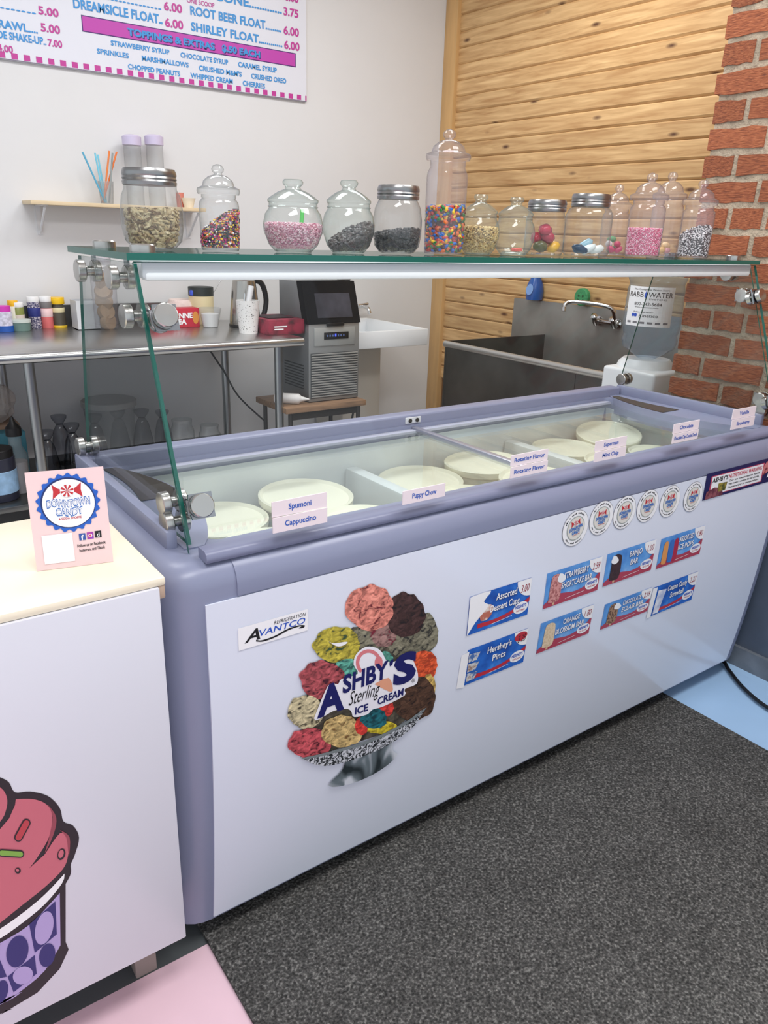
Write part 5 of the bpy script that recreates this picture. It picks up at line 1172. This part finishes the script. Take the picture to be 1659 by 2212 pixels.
LBW = 2.2
def lbp(a, b, l):
    th = math.radians(218 - 52 * LBW * .5 + 52 * LBW * (1 - a)); th = math.radians(250 - (1 - a) * 0) if False else math.radians(253 - 98 * (1 - a))
    rr = br * 1.012 + .0006 * l; return Vector((cxc + rr * math.cos(th), cyc + rr * math.sin(th), zt + .03 + hB * (.36 + .40 * b)))
n = 14; V = [lbp(i / n, j, 0) for j in (0, 1) for i in range(n + 1)]
ob('label_sheet', V, [(i, i + 1, i + n + 2, i + n + 1) for i in range(n)], WPR, bt)
for s, x0, x1, y, h, mt_ in (('RABB', .05, .38, .74, .13, INKB), ('WATER', .48, .96, .74, .13, INKB), ('SYSTEMS', .5, .85, .67, .04, INKB), ('The Complete Water Store', .15, .88, .91, .04, INKB), ('800-342-5684', .2, .76, .53, .08, INKB), ('www.rabbwater.com', .22, .7, .47, .035, INKB), ('Authorized Dealer', .2, .62, .35, .035, INKB), ('Kinetico', .34, .72, .24, .08, INKB)):
    text(s, lambda a, b: lbp(x0 + (x1 - x0) * a, y + h * b, 1), mt_, bt, .0)
poly('drop_mark', [lbp(.43 + x, .80 + y, 1) for x, y in ((0, .1), (.03, .0), (.025, -.06), (0, -.08), (-.025, -.06), (-.03, 0))], INKBL, bt, Z0)
for dx in (.2, .26): poly('ring_mark', [lbp(dx + .035 * x, .28 + .045 * y, 1 + dx) for x, y in ring_pts(16)], INKBL, bt, Z0)
for i in range(6): poly('fine_print', [lbp(.06 + i * .155, .07, 1), lbp(.16 + i * .155, .07, 1), lbp(.16 + i * .155, .12, 1), lbp(.06 + i * .155, .12, 1)], INK('fine', (120, 120, 126)), bt, Z0)
# floor cable beside the freezer
C0, C1, C2, C3 = at(1558, 1425, 2, .012), at(1575, 1448, 2, .012), at(1610, 1490, 2, .012), at(1672, 1537, 2, .012)
tag(tube('floor_cable', bez([C0 + Vector((.0, .1, 0)), C0, C1, C2, C3, C3 + Vector((.0, -.2, 0))], 6), .006, BLACK, None, 10), 'black cable running over the blue floor by the freezer end', 'cable')

# ================================================================== UNDERSHELF CLUTTER
UZ = .225
def us_at(u, y): return Vector((xat(u, y, UZ), y, UZ))
bottle('sauce_bottle', 'clear bottle with black cone cap under the table', 'bottle', 0, 0, 42, 165, [('body', PLAST, [(.95, 0), (1, .02), (1, .5), (.6, .62), (.6, .78)]), ('contents', M('sauce_grey', (150, 146, 150), .4), [(.9, .01), (.9, .42), (0, .42)]), ('cone_cap', BLACK, [(.75, .76), (.75, .86), (.3, .93), (.15, 1), (0, 1)])], pos=us_at(47, 2.40), zb=UZ)
bottle('dark_jar', 'black-lidded jar with pale blue label under the table', 'jar', 0, 0, 76, 110, [('body', M('jar_dark', (44, 46, 62), .3), cyl(0, .85)), ('label_band', M('jar_label', (150, 186, 220), .5, var=.2, vscale=30), cyl(.15, .6, 1.02)), ('lid', BLACK, cyl(.84, 1, .95))], pos=us_at(2, 2.36), zb=UZ)
box_p = us_at(38, 2.62)
tag(box('teal_carton', box_p.x - .09, box_p.x + .05, 2.58, 2.66, UZ, UZ + .22, M('carton_teal', (50, 112, 128), .5), bev=.002), 'teal carton behind the bottles under the table', 'carton')
V_, F_ = ICO; pb = us_at(8, 2.66)
bm = bmesh.new(); bmesh.ops.create_icosphere(bm, subdivisions=3, radius=1)
rr_ = random.Random(4)
for v in bm.verts:
    q = 1 + rr_.uniform(-.09, .09); v.co = Vector((v.co.x * .13 * q + pb.x - .02, 2.74 + v.co.y * .07 * q, UZ + .33 + v.co.z * .10 * q + .0))
me = bpy.data.meshes.new('plastic_bag'); bm.to_mesh(me); bm.free()
tag(finish('plastic_bag', me, glass('bag_plastic', (.85, .83, .82), (.5, .48, .48), 1.5, rough=.15, haze=.3, hazecol=(.75, .68, .64)), None, None), 'crumpled clear plastic bag under the near end of the table', 'bag')
tag(box('brown_carton', pb.x - .16, pb.x + .1, 2.68, 2.86, UZ, UZ + .235, M('carton_brown', (150, 124, 104), .7), bev=.002), 'brown carton beneath the crumpled plastic bag', 'carton')
TG = glass('tumbler_glass', (.72, .73, .76), (.2, .2, .24), 1.5)
for i, (u, y, w_, h_) in enumerate(((112, 2.5, 46, 110), (165, 2.55, 46, 110), (138, 2.75, 44, 105), (212, 2.72, 46, 100), (262, 2.78, 44, 95), (312, 2.74, 44, 95), (355, 2.8, 40, 80))):
    bottle('soda_glass', ('first', 'second', 'third', 'fourth', 'fifth', 'sixth', 'seventh')[i] + ' clear soda glass along the undershelf from the bottle end', 'glass', 0, 0, w_, h_, [('bowl', TG, [(.98, 0), (1, .02), (.95, .3), (.6, .7), (.3, .82)]), ('foot', TG, [(.3, .82), (.7, .95), (.72, 1), (0, 1)])], group='soda glasses under the table', pos=us_at(u, y), zb=UZ)
p = us_at(245, 2.84)
bottle('storage_tub', 'pale lidded storage tub under the table behind the side glass', 'tub', 0, 0, 110, 120, [('body', PLAST, [(.8, 0), (.95, .85)]), ('lid', M('tub_lid_grey', (160, 160, 158), .5), cyl(.84, .95, 1.02))], pos=p, zb=UZ)
for i, (u, y, w_, h_) in enumerate(((397, 2.6, 50, 80), (455, 2.55, 46, 66))):
    bottle('glass_jar', ('taller', 'shorter')[i] + ' open glass jar on the undershelf near the table leg', 'jar', 0, 0, w_, h_, [('jar_wall', JAR, [(.8, 0), (1, .1), (1, .7), (.8, .85), (.85, 1)])], group='open jars under the table', pos=us_at(u, y), zb=UZ)
p = us_at(300, 2.4)
tag(box('cardboard_tray', p.x - .16, p.x + .12, 2.34, 2.52, UZ, UZ + .05, M('tray_card', (186, 166, 146), .7), bev=.004), 'shallow tan cardboard tray on the undershelf', 'tray')
